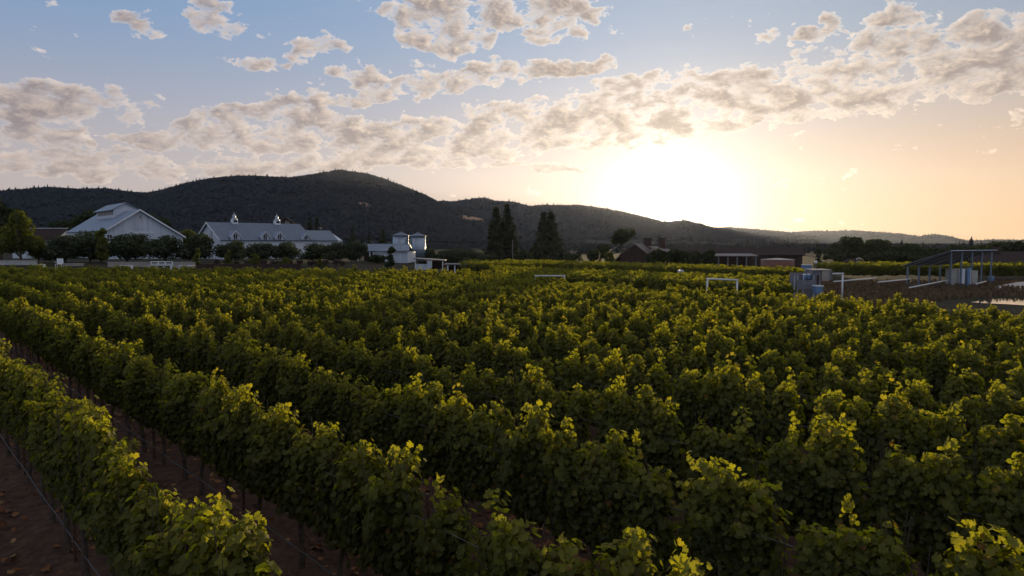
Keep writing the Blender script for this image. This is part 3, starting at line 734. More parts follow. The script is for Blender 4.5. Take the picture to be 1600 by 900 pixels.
# middle and right trees
for i, a in enumerate([('broad tree with open crown rising left of the sun', 971, 357, 150, 40, DARKLEAF, .42), ('round dark bush left of the gabled shed', 936, 382, 140, 34, DARKLEAF, .08), ('small round bush between the redwoods', 822, 392, 150, 22, DARKLEAF, .1),
                       ('low dark bush right of the light pole', 808, 397, 150, 18, DARKLEAF, .1), ('low bush right of the twin redwood', 893, 396, 150, 22, DARKLEAF, .1), ('low bush at the foot of the tall redwood pair', 768, 398, 150, 24, DARKLEAF, .1),
                       ('pale green bush against the gabled shed', 953, 394, 135, 16, GOLDLEAF, .1), ('leafy bush right of the gabled shed', 1026, 390, 118, 30, DARKLEAF, .1), ('bush beneath the sun', 1052, 390, 118, 32, DARKLEAF, .1),
                       ('bush between the sun and the long dark barn', 1080, 392, 116, 34, DARKLEAF, .1), ('bush by the left end of the dark carport', 1104, 390, 114, 32, DARKLEAF, .1)]):
    lab, u, vt, Y, wp, mm, tr = a
    broad('bush' if 'bush' in lab else 'broadleaf_tree', lab, u, vt, Y, wp, mm, 120 + i, n=1400, leaf=.24, trunk=tr, nb=12)
for i, (u, vt, Y, wp, lab) in enumerate([(1303, 388, 165, 30, 'low dark tree at the left end of the right-hand tree belt'), (1314, 380, 168, 26, 'narrow dark tree with a spiky top near the belt left end'), (1336, 370, 170, 44, 'tallest dark tree of the right-hand belt'),
                                         (1356, 376, 172, 36, 'dark tree right of the tallest tree in the belt'), (1369, 374, 168, 40, 'broad dark tree in the middle of the belt'), (1385, 392, 150, 54, 'wide rounded bush in front of the tree belt'),
                                         (1398, 386, 170, 32, 'medium dark tree right of the wide bush'), (1418, 381, 165, 38, 'dark domed tree near the belt right end'), (1438, 388, 168, 30, 'small dark tree at the belt right end'), (1463, 388, 160, 38, 'lone round dark tree left of the open shed roof'),
                                         (1505, 383, 160, 44, 'flat topped dark tree behind the open shed roof'), (1532, 383, 165, 42, 'dark tree over the right end of the open shed roof'), (1556, 378, 150, 46, 'spreading tree with feathery top over the dark building'), (1590, 377, 145, 50, 'spreading tree with feathery top at the right edge'),
                                         (1322, 394, 150, 34, 'low dark bush left of the small grey cottage'), (1358, 398, 150, 26, 'low dark bush right of the small grey cottage'), (1420, 398, 150, 40, 'dark bush low in front of the domed tree'), (1450, 400, 150, 36, 'dark bush low left of the lone round tree')]):
    broad('bush' if 'bush' in lab else 'broadleaf_tree', lab, u, vt, Y, wp, DARKLEAF, 140 + i, n=2000, leaf=.26, trunk=.12, nb=16)

# ------------------------------------------------------------------ white barn
RZ = math.atan2(YS[1], YS[0])
def local_on(ox, oy, u, v, dirx, diry):      # (along, height) where the sight line of (u, v) meets the upright plane through (ox, oy)
    d = ray(u, v); det = d[0] * -diry + d[1] * dirx
    k = (ox * -diry + oy * dirx) / det
    return ((d[0] * k - ox) * dirx + (d[1] * k - oy) * diry, EYE + d[2] * k)
bx, by = at(217, 327, 125).x, 125.0; bz = float(gz(bx, by))
barn = thing('white_barn', 'big white gabled barn with blue-grey metal roof and raised ridge vent', 'barn', (bx, by, bz), RZ)
ap = local_on(bx, by, 217, 327, *YS); le = local_on(bx, by, 162, 360, *YS); re = local_on(bx, by, 288, 370, *YS)
ZA, (XL, ZL), (XR, ZR) = ap[1] - bz, (le[0], le[1] - bz), (re[0], re[1] - bz); LB = 31.0
part('wall', MB().prism([(XL + .3, 0, -.2), (XR - .3, 0, -.2), (XR - .3, 0, ZR - .12), (0, 0, ZA - .35), (XL + .3, 0, ZL - .12)], (0, LB, 0)), WHITE_BOARD, barn)
roof = part('roof', MB().slab((XL, -.6, ZL), (0, -.6, ZA), (0, LB + .5, ZA), (XL, LB + .5, ZL), .16).slab((0.01, -.6, ZA), (XR, -.6, ZR), (XR, LB + .5, ZR), (0.01, LB + .5, ZA), .16), BLUE_ROOF_Y, barn)
part('bargeboard', MB().prism([(XL - .05, -.66, ZL - .30), (XL - .05, -.66, ZL + .02), (0, -.66, ZA + .04), (0, -.66, ZA - .28)], (0, .05, 0)).prism([(0.01, -.66, ZA - .28), (0.01, -.66, ZA + .04), (XR + .05, -.66, ZR + .02), (XR + .05, -.66, ZR - .30)], (0, .05, 0)), TRIM, barn)
def window(parent, x, z, w, h, y=-.03, mull=True):
    f = part('window', MB().box(x - w / 2 - .1, x + w / 2 + .1, y - .05, y, z - h / 2 - .1, z - h / 2).box(x - w / 2 - .1, x + w / 2 + .1, y - .05, y, z + h / 2, z + h / 2 + .1)
             .box(x - w / 2 - .1, x - w / 2, y - .05, y, z - h / 2, z + h / 2).box(x + w / 2, x + w / 2 + .1, y - .05, y, z - h / 2, z + h / 2), TRIM, parent)
    part('pane', MB().box(x - w / 2, x + w / 2, y - .015, y + .02, z - h / 2, z + h / 2), DARKGLASS, f)
    if mull: part('muntin', MB().box(x - .025, x + .025, y - .035, y - .016, z - h / 2, z + h / 2).box(x - w / 2, x - .026, y - .035, y - .016, z - .025, z + .025).box(x + .026, x + w / 2, y - .035, y - .016, z - .025, z + .025), TRIM, f)
for u, v, w, h in ((171, 372, .75, 1.2), (262, 372, .8, 1.2)):
    q = local_on(bx, by, u, v, *YS); window(barn, q[0], q[1] - bz, w, h)
q0, q1 = local_on(bx, by, 201, 365, *YS), local_on(bx, by, 237, 365, *YS)
door = part('door', MB().box(q0[0], q1[0], -.09, -.03, 0, q0[1] - bz), WHITE_BOARD, barn)
part('door_rail', MB().box(q0[0] - .3, q1[0] + .3, -.2, -.10, q0[1] - bz + .05, q0[1] - bz + .28), TRIM, door)
hl0 = local_on(bx, by, 210, 350, *YS)
part('hatch', MB().box(-1.0, 1.0, -.07, -.02, ZA - 3.6, ZA - 1.7), WHITE_BOARD, barn)
part('gable_lamp', MB().tube([(0.05, -.02, ZA - 1.2), (.05, -.45, ZA - 1.15), (.05, -.5, ZA - 1.3)], .03, 6).lathe([(.05, ZA - 1.3), (.2, ZA - 1.45), (.2, ZA - 1.5)], 10, (.05, -.5)), RUST, barn)
# raised vent along the ridge
mon = part('ridge_vent', MB().prism([(-2.0, 9, ZA - 1.6), (2.0, 9, ZA - 1.6), (2.0, 9, ZA + .35), (0, 9, ZA + 1.45), (-2.0, 9, ZA + .35)], (0, 13, 0)), WHITE_BOARD_Y, barn)
part('vent_roof', MB().slab((-2.6, 8.5, ZA + .10), (0, 8.5, ZA + 1.62), (0, 22.5, ZA + 1.62), (-2.6, 22.5, ZA + .10), .1).slab((.01, 8.5, ZA + 1.62), (2.6, 8.5, ZA + .10), (2.6, 22.5, ZA + .10), (.01, 22.5, ZA + 1.62), .1), BLUE_ROOF_Y, mon)
lv = MB()
for i in range(10): lv.box(-2.04, -2.0, 9.6 + i * 1.2, 10.3 + i * 1.2, ZA - .75, ZA - .05)
part('louvre', lv, DARKGLASS, mon)

# ------------------------------------------------------------------ dormered long house
hx, hy = at(325.5, 347, 125).x, 125.0; hz = float(gz(hx, hy))
# local x along the ridge (N), local y along D (away); eave towards the camera is -y
house = thing('dormered_house', 'long white house with blue-grey roof, four small dormers and two roof cupolas', 'building', (hx, hy, hz), RZ)
HA = at(325.5, 347, 125).z - hz; HW, HD, LM = 6.4, 3.3, 17.4
he = HA - HD
part('wall', MB().prism([(0, -HW + .35, -.2), (0, HW - .35, -.2), (0, HW - .35, he + .05), (0, 0, HA - .25), (0, -HW + .35, he + .05)], (LM, 0, 0)), WHITE_BOARD_Y, house)
hr = part('roof', MB().slab((-.4, -HW, he), (LM + .3, -HW, he), (LM + .3, 0, HA), (-.4, 0, HA), .15).slab((-.4, .01, HA), (LM + .3, .01, HA), (LM + .3, HW, he), (-.4, HW, he), .15), BLUE_ROOF, house)
part('bargeboard', MB().prism([(-.46, -HW, he - .25), (-.46, 0, HA - .22), (-.46, 0, HA + .05), (-.46, -HW, he + .03)], (.05, 0, 0)).prism([(-.46, .01, HA - .22), (-.46, HW, he - .25), (-.46, HW, he + .03), (-.46, .01, HA + .05)], (.05, 0, 0)), TRIM, house)
part('downpipe', MB().tube([(-.06, -1.6, HA - .9), (-.06, -1.6, 0)], .06, 6), GREYMETAL, house)
da = 1.25; AR = local_on(hx, hy, 513, 361, *YS)[0]; AE = local_on(hx - XS[0] * HW, hy - XS[1] * HW, 529, 377, *YS)[0]
part('annex_wall', MB().prism([(LM + .31, -HW + .6, -.2), (LM + .31, HW - 1.6, -.2), (LM + .31, HW - 1.6, he), (LM + .31, -.6, HA - da - .2), (LM + .31, -HW + .6, he + .05)], (AR - LM - .4, 0, 0)), WHITE_BOARD_Y, house)
part('annex_roof', MB().slab((LM + .31, -HW + .15, he + .02), (AE, -HW + .15, he + .02), (AR, -.6, HA - da), (LM + .31, -.6, HA - da), .13)
     .slab((LM + .31, -.59, HA - da), (AR, -.59, HA - da), (AE, HW - 1.3, he), (LM + .31, HW - 1.3, he), .13)
     .add([(AR, -.6, HA - da + .01), (AE, -HW + .15, he + .03), (AE, HW - 1.3, he + .01)], [(0, 1, 2)]), BLUE_ROOF, house)
for u, v in ((367.5, 360.5), (414, 361.5), (436.5, 362), (478, 364)):
    # dormer face stands low on the roof slope
    fy = -6.15; ox, oy = hx - XS[0] * -fy, hy - XS[1] * -fy
    s_, zt = local_on(ox, oy, u, v, *YS); zt -= hz
    zr = HA - HD * (-fy) / HW; wd = .82
    dm = part('dormer', MB().prism([(s_ - wd, fy, zr - .15), (s_ + wd, fy, zr - .15), (s_ + wd, fy, zt - 1.0), (s_, fy, zt - .12), (s_ - wd, fy, zt - 1.0)], (0, 3.2, 0)), WHITE_BOARD, house)
    part('dormer_roof', MB().slab((s_ - wd - .22, fy - .25, zt - 1.12), (s_, fy - .25, zt), (s_, fy + 3.2, zt), (s_ - wd - .22, fy + 3.2, zt - 1.12), .1).slab((s_ + .005, fy - .25, zt), (s_ + wd + .22, fy - .25, zt - 1.12), (s_ + wd + .22, fy + 3.2, zt - 1.12), (s_ + .005, fy + 3.2, zt), .1), BLUE_ROOF_Y, dm)
    part('dormer_window', MB().box(s_ - .30, s_ + .30, fy - .03, fy + .02, zr + .05, zt - .62), DARKGLASS, dm)
    part('dormer_trim', MB().prism([(s_ - wd - .24, fy - .30, zt - 1.26), (s_ - wd - .24, fy - .30, zt - 1.10), (s_, fy - .30, zt + .03), (s_, fy - .30, zt - .16)], (0, .05, 0)).prism([(s_ + .005, fy - .30, zt - .16), (s_ + .005, fy - .30, zt + .03), (s_ + wd + .24, fy - .30, zt - 1.10), (s_ + wd + .24, fy - .30, zt - 1.26)], (0, .05, 0)).box(s_ - .03, s_ + .03, fy - .05, fy - .031, zr + .05, zt - .62), TRIM, dm)
for u in (366, 432.5):
    s_, _z = local_on(hx, hy, u, 345, *YS)
    cu = part('cupola', MB().box(s_ - .5, s_ + .5, -.5, .5, HA - .4, HA + .55), TRIM, house)
    part('cupola_roof', MB().lathe([(.62, HA + .56), (.62, HA + .62), (.32, HA + .95), (.30, HA + 1.25), (.42, HA + 1.27), (.05, HA + 1.6), (.03, HA + 2.0)], 12, (s_, 0)), GALV, cu, smooth=False)
    part('cupola_louvre', MB().box(s_ - .32, s_ + .32, -.53, -.502, HA + .05, HA + .45), DARKGLASS, cu)

# ------------------------------------------------------------------ gable building helper
def gable(name, lab, u, vridge, Y, width, length, eave, rz, wallm, roofm, cat='building', z0=None):
    p = at(u, vridge, Y); g0 = float(gz(p.x, Y)) if z0 is None else z0
    o = thing(name, lab, cat, (p.x, Y, g0), rz); h = p.z - g0; e = h - eave
    part('wall', MB().prism([(-width / 2, 0, -.2), (width / 2, 0, -.2), (width / 2, 0, e), (0, 0, h - .2), (-width / 2, 0, e)], (0, length, 0)), wallm, o)
    part('roof', MB().slab((-width / 2 - .4, -.4, e - .15), (0, -.4, h), (0, length + .4, h), (-width / 2 - .4, length + .4, e - .15), .14).slab((.01, -.4, h), (width / 2 + .4, -.4, e - .15), (width / 2 + .4, length + .4, e - .15), (.01, length + .4, h), .14), roofm, o)
    return o, h, e
o, h, e = gable('dark_house', 'small house with dark roof between the left trees and the barn', 71, 357, 165, 9, 10, 2.6, R(90), WHITE_BOARD, DARKROOF)
o.location.x += 5; part('ridge_cap', MB().box(-.12, .12, -.4, 10.4, h + .005, h + .12), TRIM, o)
o, h, e = gable('low_house', 'low pale house half hidden behind the yellowish tree', 62, 373, 130, 5, 5, 1.4, R(60), WHITE_BOARD, BLUE_ROOF_Y)
window(o, 0, 1.8, .8, 1.0)
o, h, e = gable('red_house', 'dark red gabled house up behind the long roof', 447, 340, 230, 4.4, 5, 1.6, R(12), DARKWOOD, DARKROOF)
window(o, .3, h - 2.0, .9, 1.0)
o, h, e = gable('far_house', 'pale low house far off right of the twin redwood', 886, 394, 185, 4.5, 6, 1.0, R(40), GREYMETAL, DARKROOF)
o, h, e = gable('grey_cottage', 'small grey cottage in front of the right-hand tree belt', 1341, 404, 140, 2.2, 3, .7, R(8), GREYMETAL, DARKROOF)
window(o, 0, .8, .7, .6)

# ------------------------------------------------------------------ blue-roofed shed, tanks, carport, canopy
p0, p1 = at(573, 381, 112), at(640, 381, 112); sx = p1.x - p0.x; g0 = float(gz(p0.x, 112)); rz0 = p0.z - g0; ze = at(573, 392, 108).z - g0
shed = thing('blue_roofed_shed', 'white shed with shallow blue-grey roof below the steel tanks', 'shed', (p0.x - 1, 108, g0))
part('roof', MB().slab((0, 0, ze), (sx * .72, 0, ze), (sx * .80 + 1, 4, rz0), (0, 4, rz0), .12).slab((0, 4.01, rz0), (sx + 1, 4.01, rz0), (sx + 1, 8, ze), (0, 8, ze), .12), BLUE_ROOF, shed)
part('side_roof', MB().slab((sx * .5, -3.4, ze + .05), (sx + 2.0, -3.4, ze + .05), (sx + 1.05, 3.9, rz0 - .08), (sx * .80 + 1.02, 3.9, rz0 - .08), .12), BLUE_ROOF, shed)
part('wall', MB().box(sx * .48, sx + 1.7, -3.0, 6, -.2, ze - .15), WHITE_BOARD, shed)
part('back_wall', MB().box(.2, sx * .48 - .01, 5.5, 5.7, -.2, ze - .1), DARKWOOD, shed)
for x_ in (.3, 2.2): part('post', MB().box(x_, x_ + .15, .1, .25, -.2, ze - .12), TRIM, shed)
part('vent_pipe', MB().tube([(sx + .2, 0, ze + .1), (sx + .2, 0, ze + 1.6)], .12, 8), STEEL, shed)
for i, (u, vt, lab) in enumerate([(626, 362, 'left galvanised steel tank with conical lid behind the blue shed'), (652.5, 363, 'right galvanised steel tank with conical lid, its edge catching sun')]):
    p = at(u, vt, 121); g0 = float(gz(p.x, 121)); r_ = 12.2 / FPX * 121; h = p.z - g0
    tk = thing('steel_tank', lab, 'tank', (p.x, 121, g0), 0, 'pair of steel tanks')
    part('shell', MB().lathe([(r_, -.1), (r_, h - .72)], 40), GALV, tk, smooth=True)
    part('lid', MB().lathe([(r_ + .12, h - .715), (r_ + .12, h - .62), (.25, h - .15), (.22, h), (.02, h + .02)], 32), BLUE_ROOF, tk)
    part('ladder', MB().tube([(-.2, -r_ - .1, 0), (-.2, -r_ - .1, h - .7)], .03, 5).tube([(.2, -r_ - .1, 0), (.2, -r_ - .1, h - .7)], .03, 5), STEEL, tk)
pa, pb = at(650, 403, 96), at(694, 406, 96); g0 = float(gz(pa.x, 96)); w = pb.x - pa.x; za, zb = pa.z - g0, pb.z - g0
cp = thing('carport', 'open carport with tilted pale roof right of the white shed', 'carport', (pa.x, 96, g0))
part('roof', MB().prism([(-.2, -1.5, za), (w + .1, -1.5, zb), (w + .1, -1.5, zb - .12), (-.2, -1.5, za - .12)], (0, 4.2, 0)), GREYROOF, cp)
part('panel', MB().box(w * .43, w * .60, -1.3, -1.2, 0, (za + zb) / 2 - .16), WHITE_BOARD, cp)
part('back_wall', MB().box(0, w, 2.4, 2.5, 0, zb - .2), DARKWOOD, cp)
for x_ in (.02, w - .15): part('post', MB().box(x_, x_ + .12, -1.35, -1.23, 0, zb - .13), TRIM, cp)
part('low_wall', MB().box(w * .0 + .15, w * .42, -1.25, -1.15, 0, .85), WHITE_BOARD, cp)
pa, pb = at(696, 412, 92), at(737, 413, 92); g0 = float(gz(pa.x, 92)); w = pb.x - pa.x; za = pa.z - g0
cn = thing('low_canopy', 'low flat canopy on white posts at the end of the farm buildings', 'canopy', (pa.x, 92, g0))
part('roof', MB().box(-.2, w + .2, -1, 2.4, za - .14, za), GREYROOF, cn)
for x_ in (.3, w * .35, w * .72, w - .2): part('post', MB().box(x_, x_ + .16, -.8, -.64, -.2, za - .145), WHITEP, cn)
part('vent', MB().tube([(w * .7, 0, za), (w * .7, 0, za + .3)], .1, 8), STEEL, cn)
part('back_panel', MB().box(0, w, 2.1, 2.2, 0, za - .15), DARKWOOD, cn)
# poles
def pole(name, lab, u, v0, v1, Y, r_, m_, arm=True):
    a_ = at(u, v0, Y); g0 = float(gz(a_.x, Y)); h = a_.z - g0
    o = thing(name, lab, 'lamp post', (a_.x, Y, g0)); part('pole', MB().tube([(0, 0, 0), (0, 0, h)], [r_, r_ * .6], 8), m_, o, smooth=True)
    if arm: part('lamp_head', MB().box(-.45, .12, -.12, .12, h, h + .12), GREYMETAL, o)
    part('base', MB().box(-r_ * 2, r_ * 2, -r_ * 2, r_ * 2, 0, .25), CONC, o)
pole('lamp_post', 'pale slender pole standing before the redwood pair', 801, 374, 412, 104, .05, GREYROOF, False)
pole('lamp_post', 'thin lamp post in front of the long roof right end', 501, 357, 400, 110, .05, GREYMETAL)
# field-edge walls, chairs, benches on the left
def wall(name, lab, u0, u1, vt, Y, m_, h, d=.4):
    a_, b_ = at(u0, vt, Y), at(u1, vt, Y); o = thing(name, lab, 'wall', (a_.x, Y, 0)); g0 = a_.z; h = g0 - float(gz(a_.x, Y)) + .2
    part('wall_body', MB().box(0, b_.x - a_.x, 0, d, g0 - h, g0 - .1), m_, o); part('coping', MB().box(-.05, b_.x - a_.x + .05, -.05, d + .05, g0 - .098, g0), m_ if m_ is DARKWOOD else STUCCO, o)
wall('garden_wall', 'long low white wall at the left edge behind the vines', -30, 55, 406.5, 94, plain('weathered_limewash', (.50, .47, .43), .9, .2, 1.5), 1.6)
wall('garden_wall', 'low pale wall in front of the big barn', 168, 231, 409.5, 92, STUCCO, 1.5)
wall('garden_wall', 'low pale wall right of the white bench', 269, 303, 409.5, 91, STUCCO, 1.5)
wall('garden_wall', 'long brown retaining wall below the dormered house', 309, 470, 412.5, 90, DARKWOOD, 1.4)
wall('garden_wall', 'short pale wall left of the barn by the lone chair', 100, 128, 411.5, 93, STUCCO, 1.4)
p = at(92, 404, 88); g0 = p.z - 1.1
ch = thing('white_chair', 'white slatted garden chair alone at the field edge left of the barn', 'chair', (p.x, 88, g0), R(15))
part('backrest', MB().box(-.36, .36, .30, .36, .42, 1.1), WHITEP, ch); part('seat', MB().box(-.36, .36, -.3, .29, .36, .415), WHITEP, ch)
for sx_ in (-1, 1):
    for sy_ in (-.28, .30): part('leg', MB().box(sx_ * .34 - .03, sx_ * .34 + .03, sy_ - .03, sy_ + .03, -1.2, .358), WHITEP, ch)
    part('armrest', MB().box(sx_ * .40 - .06, sx_ * .40 + .06, -.32, .28, .60, .64), WHITEP, ch)
def bench(lab, u0, u1, vt, Y, back):
    a_, b_ = at(u0, vt, Y), at(u1, vt, Y); w = b_.x - a_.x; z = a_.z - (.9 if back else .45)
    o = thing('white_bench', lab, 'bench', (a_.x, Y, z)); part('seat', MB().box(0, w, -.25, .25, .38, .45), WHITEP, o)
    n = 3 if back else 1
    for i in range(n + 1):
        x_ = (w - .1) * i / n; part('leg', MB().box(x_, x_ + .1, -.22, .22, -.8, .375), WHITEP, o)
    if back:
        part('backrest', MB().box(0, w, .2, .27, .80, .9).box(0, w, .2, .27, .52, .60), WHITEP, o)
        for i in range(n + 1): part('upright', MB().box((w - .12) * i / n, (w - .12) * i / n + .12, .275, .34, .45, .9), WHITEP, o)
bench('long white bench with open back in front of the barn door', 233, 268, 408.5, 88, True)
bench('low white bench slab by the left field edge near the chair', 52, 69, 413, 84, False)
bench('low white bench slab under the barn left window', 186, 206, 414.5, 84, False)
bench('low white bench slab right of the open-backed bench', 280, 301, 414.5, 84, False)

# ------------------------------------------------------------------ dark barns by the sun
PALEROOF = plain('brown_grey_roof', (.15, .115, .10), .75, .15, 2)
o, h, e = gable('gabled_shed', 'dark gabled shed with pale roof and two roof turrets under the sun', 992, 380.5, 124, 5.0, 12, 2.0, R(-22), DARKWOOD, PALEROOF, 'barn')
part('lean_to_roof', MB().slab((-4.6, .4, e - 1.6), (-2.55, .4, e - .1), (-2.55, 9, e - .1), (-4.6, 9, e - 1.6), .1), PALEROOF, o)
part('lean_to_wall', MB().box(-4.3, -2.55, .6, 8.6, -.2, e - 1.75), DARKWOOD, o)
for u, w in ((1012, .62), (1035, .62)):
    q = at(u, 372, 131); c_, s_ = math.cos(R(22)), math.sin(R(22)); lx = (q.x - o.location.x) * c_ - (q.y - o.location.y) * s_; ly = (q.x - o.location.x) * s_ + (q.y - o.location.y) * c_
    tu = part('turret', MB().box(lx - w, lx + w, ly - w, ly + w, .2, q.z - o.location.z - .1), DARKWOOD, o)
    part('turret_cap', MB().box(lx - w - .1, lx + w + .1, ly - w - .1, ly + w + .1, q.z - o.location.z - .098, q.z - o.location.z), DARKROOF, tu)
part('side_wing', MB().slab((2.0, 2, h - .5), (7.2, 2, h - 1.9), (7.2, 12, h - 1.9), (2.0, 12, h - .5), .12).box(2.2, 7.0, 2.3, 11.8, -.2, h - 2.1), PALEROOF, o)
# long dark barn, ridge left to right, gable at its right end
pa, pb = at(1062, 386.5, 128), at(1250, 386, 122); g0 = .2
lb = thing('long_barn', 'long dark brown barn with low roof right of the sun', 'barn', (pa.x, pa.y, g0), math.atan2(pb.y - pa.y, pb.x - pa.x))
L = (pb - pa).length; h = pa.z - g0; e = at(1200, 397, 119).z - g0
part('wall', MB().prism([(0, -4.3, -.3), (0, 4.3, -.3), (0, 4.3, e), (0, 0, h - .15), (0, -4.3, e)], (L, 0, 0)), DARKWOOD, lb)
part('roof', MB().slab((-.4, -4.8, e - .1), (L + .4, -4.8, e - .1), (L + .4, 0, h), (-.4, 0, h), .14).slab((-.4, .01, h), (L + .4, .01, h), (L + .4, 4.8, e - .1), (-.4, 4.8, e - .1), .14), DARKROOF, lb)
pa, pb = at(1120, 397.5, 113), at(1183, 398, 112); w = pb.x - pa.x; za = pa.z - .15
dc = thing('open_cart_shed', 'open fronted cart shed with pale roof edge before the long dark barn', 'shed', (pa.x, 112, .15))
part('roof', MB().slab((-.3, 0, za - .18), (w + .3, 0, za - .18), (w + .3, 3.6, za + .1), (-.3, 3.6, za + .1), .15), GREYROOF, dc)
part('back_wall', MB().box(0, w, 3.3, 3.4, -.2, za - .2), DARKWOOD, dc)
for i in range(5): x_ = i * (w - .18) / 4; part('post', MB().box(x_, x_ + .18, .15, .33, -.2, za - .345), GREYMETAL, dc)
p = at(1215, 403, 106); r_ = 24.5 / FPX * 106; h = p.z - .1
wt = thing('water_tank', 'squat red-brown round tank with pale shallow lid before the long barn', 'tank', (p.x, 106, .1))
part('shell', MB().lathe([(r_, -.1), (r_, h - .28)], 48), REDTANK, wt, smooth=True); part('lid', MB().lathe([(r_ + .05, h - .278), (r_ + .05, h - .22), (.3, h - .02), (.05, h)], 48), CONC, wt)
def boxthing(name, lab, cat, u0, u1, vt, Y, hh, m_, capm, dd=.8):
    a_, b_ = at(u0, vt, Y), at(u1, vt, Y); o = thing(name, lab, cat, (a_.x, Y, a_.z - hh)); w = b_.x - a_.x
    part('body', MB().box(0, w, 0, dd, 0, hh - .08), m_, o); part('lid', MB().box(-.04, w + .04, -.04, dd + .04, hh - .078, hh), capm, o); return o
boxthing('storage_box', 'pale blue box with white top beyond the pump yard', 'box', 1256, 1268.5, 413.5, 92, 1.4, BLUEPAINT, WHITEP)
boxthing('storage_box', 'tiny white box lying in the far vine strip under the sun', 'box', 1062, 1068, 422.2, 70, .35, WHITEP, WHITEP)
boxthing('storage_box', 'grey box by the left bushes before the cart shed', 'box', 1100, 1109, 414, 100, .9, GREYMETAL, GREYROOF)
p = at(1275, 409.5, 62); o = thing('globe_lamp', 'thin post topped by a small white ball above the pump yard', 'lamp post', (p.x, 62, 0))
part('pole', MB().tube([(0, 0, 0), (0, 0, p.z - .14)], .035, 6), GREYMETAL, o); part('globe', MB().lathe([(.02, p.z - .15), (.1, p.z - .11), (.14, p.z), (.1, p.z + .11), (.02, p.z + .14)], 14), WHITEP, o, smooth=True)

# ------------------------------------------------------------------ pump yard, white pipes, pole shed
def frame(lab, u0, u1, vt, Y, legs, r_=.045, dv=0.0):
    a_, b_ = at(u0, vt, Y), at(u1, vt + dv, Y); g0 = float(gz(a_.x, Y)); w = b_.x - a_.x; z0, z1 = a_.z - g0, b_.z - g0
    o = thing('pipe_frame', lab, 'pipe', (a_.x, Y, g0)); part('crossbar', MB().tube([(0, 0, z0), (w, 0, z1)], r_, 10), PVC, o, smooth=True)
    for x_, z_ in (((0, z0), (w, z1)) if legs == 2 else ((w, z1),)): part('upright', MB().tube([(x_, 0, 0), (x_, 0, z_ - r_ * .9)], r_, 10), PVC, o, smooth=True)
    part('elbow', MB().box(-.06, .06, -.06, .06, z0 - .06, z0 + .06).box(w - .06, w + .06, -.06, .06, z1 - .06, z1 + .06), PVC, o)
frame('white goal-shaped pipe frame between the two vine blocks', 1105.5, 1152, 435.5, 42.5, 2, .055, 2)
frame('long level white pipe just above the vines right of the redwoods', 837, 882, 431, 50, 2, .05)
frame('white pipe bent down at its end beside the pump boxes', 1303, 1317, 427.5, 49, 1, .06)
Yp = 46.5
def loc(u, v, Y=Yp): q = at(u, v, Y); return q.x, q.z
px0, _ = loc(1243, 427); ps = thing('pump_stand', 'grey metal pump stand with sheet panels at the field edge', 'pump stand', (px0, Yp, 0))
X_ = lambda u: loc(u, 430)[0] - px0
Z_ = lambda v: loc(1260, v)[1]
part('side_panel', MB().box(X_(1243), X_(1271), .9, .96, Z_(448), Z_(427)), GREYMETAL, ps); part('front_panel', MB().box(X_(1246), X_(1273), 0, .06, Z_(452), Z_(438)), GREYMETAL, ps)
for u in (1242, 1247, 1256, 1272): part('leg', MB().box(X_(u), X_(u) + .08, .1, .18, 0, Z_(430)), STEEL, ps)
part('base_slab', MB().box(X_(1241), X_(1316), -.3, 1.8, -.1, .6), CONC, ps)
pc = thing('control_cabinet', 'tall pump control cabinet with tan board on its side', 'cabinet', (px0, Yp, 0))
part('body', MB().box(X_(1271), X_(1285), .2, 1.2, .6, Z_(422.5)), GREYMETAL, pc); part('tan_board', MB().box(X_(1286), X_(1297.5), .1, .2, Z_(439), Z_(423.5)), TAN, pc); part('roof', MB().box(X_(1270), X_(1299), 0, 1.3, Z_(422.4), Z_(421)), CONC, pc)
part('side_box', MB().box(X_(1298), X_(1304), .3, 1.0, Z_(437), Z_(424)), GREYMETAL, pc); part('conduit', MB().tube([(X_(1280), .15, Z_(446)), (X_(1280), .15, Z_(430))], .06, 8), RUST, pc)
for i, (u, lab) in enumerate([(1261.5, 'left blue pump motor on the grey stand'), (1268.5, 'right blue pump motor beside the cabinet')]):
    o = thing('pump_motor', lab, 'motor', (px0 + X_(u), Yp + .45, Z_(437)), 0, 'blue pump motors'); hh = Z_(428.5) - Z_(437)
    part('housing', MB().lathe([(.10, 0), (.13, hh * .2), (.13, hh * .85), (.07, hh)], 14), BLUEPAINT, o, smooth=True); part('cap', MB().lathe([(.135, hh * .86), (.135, hh * .93), (.05, hh * 1.05)], 14), WHITEP, o)
boxthing('valve_box', 'pale blue valve box at the foot of the pump cabinet', 'box', 1275.5, 1286, 446, 45.5, .5, BLUEPAINT, WHITEP, .5)
def sloped(lab, u0, v0, u1, v1, Y0, Y1, n):
    a_, b_ = at(u0, v0, Y0), at(u1, v1, Y1); o = thing('irrigation_pipe', lab, 'pipe', (a_.x, a_.y, 0), 0, 'white pipes on short stakes')
    d = b_ - a_; part('pipe', MB().tube([(0, 0, a_.z), (d.x, d.y, b_.z)], .06, 10), PVC, o, smooth=True)
    for i in range(n):
        f = (i + .5) / n; part('stake', MB().tube([(d.x * f, d.y * f, -.05), (d.x * f, d.y * f, a_.z + d.z * f - .058)], .025, 5), RUST, o)
sloped('white sloping pipe starting at the pump yard', 1303, 440, 1370, 434.5, 60, 71, 5)
sloped('white sloping pipe left of the open shed', 1372, 441, 1423, 436, 60, 70, 6)
sloped('white sloping pipe under the open shed roof', 1421, 449.5, 1481, 438, 60, 70, 5)
sloped('short white pipe showing right of the beige cabinets', 1526, 443.5, 1541, 439.5, 66, 72, 2)
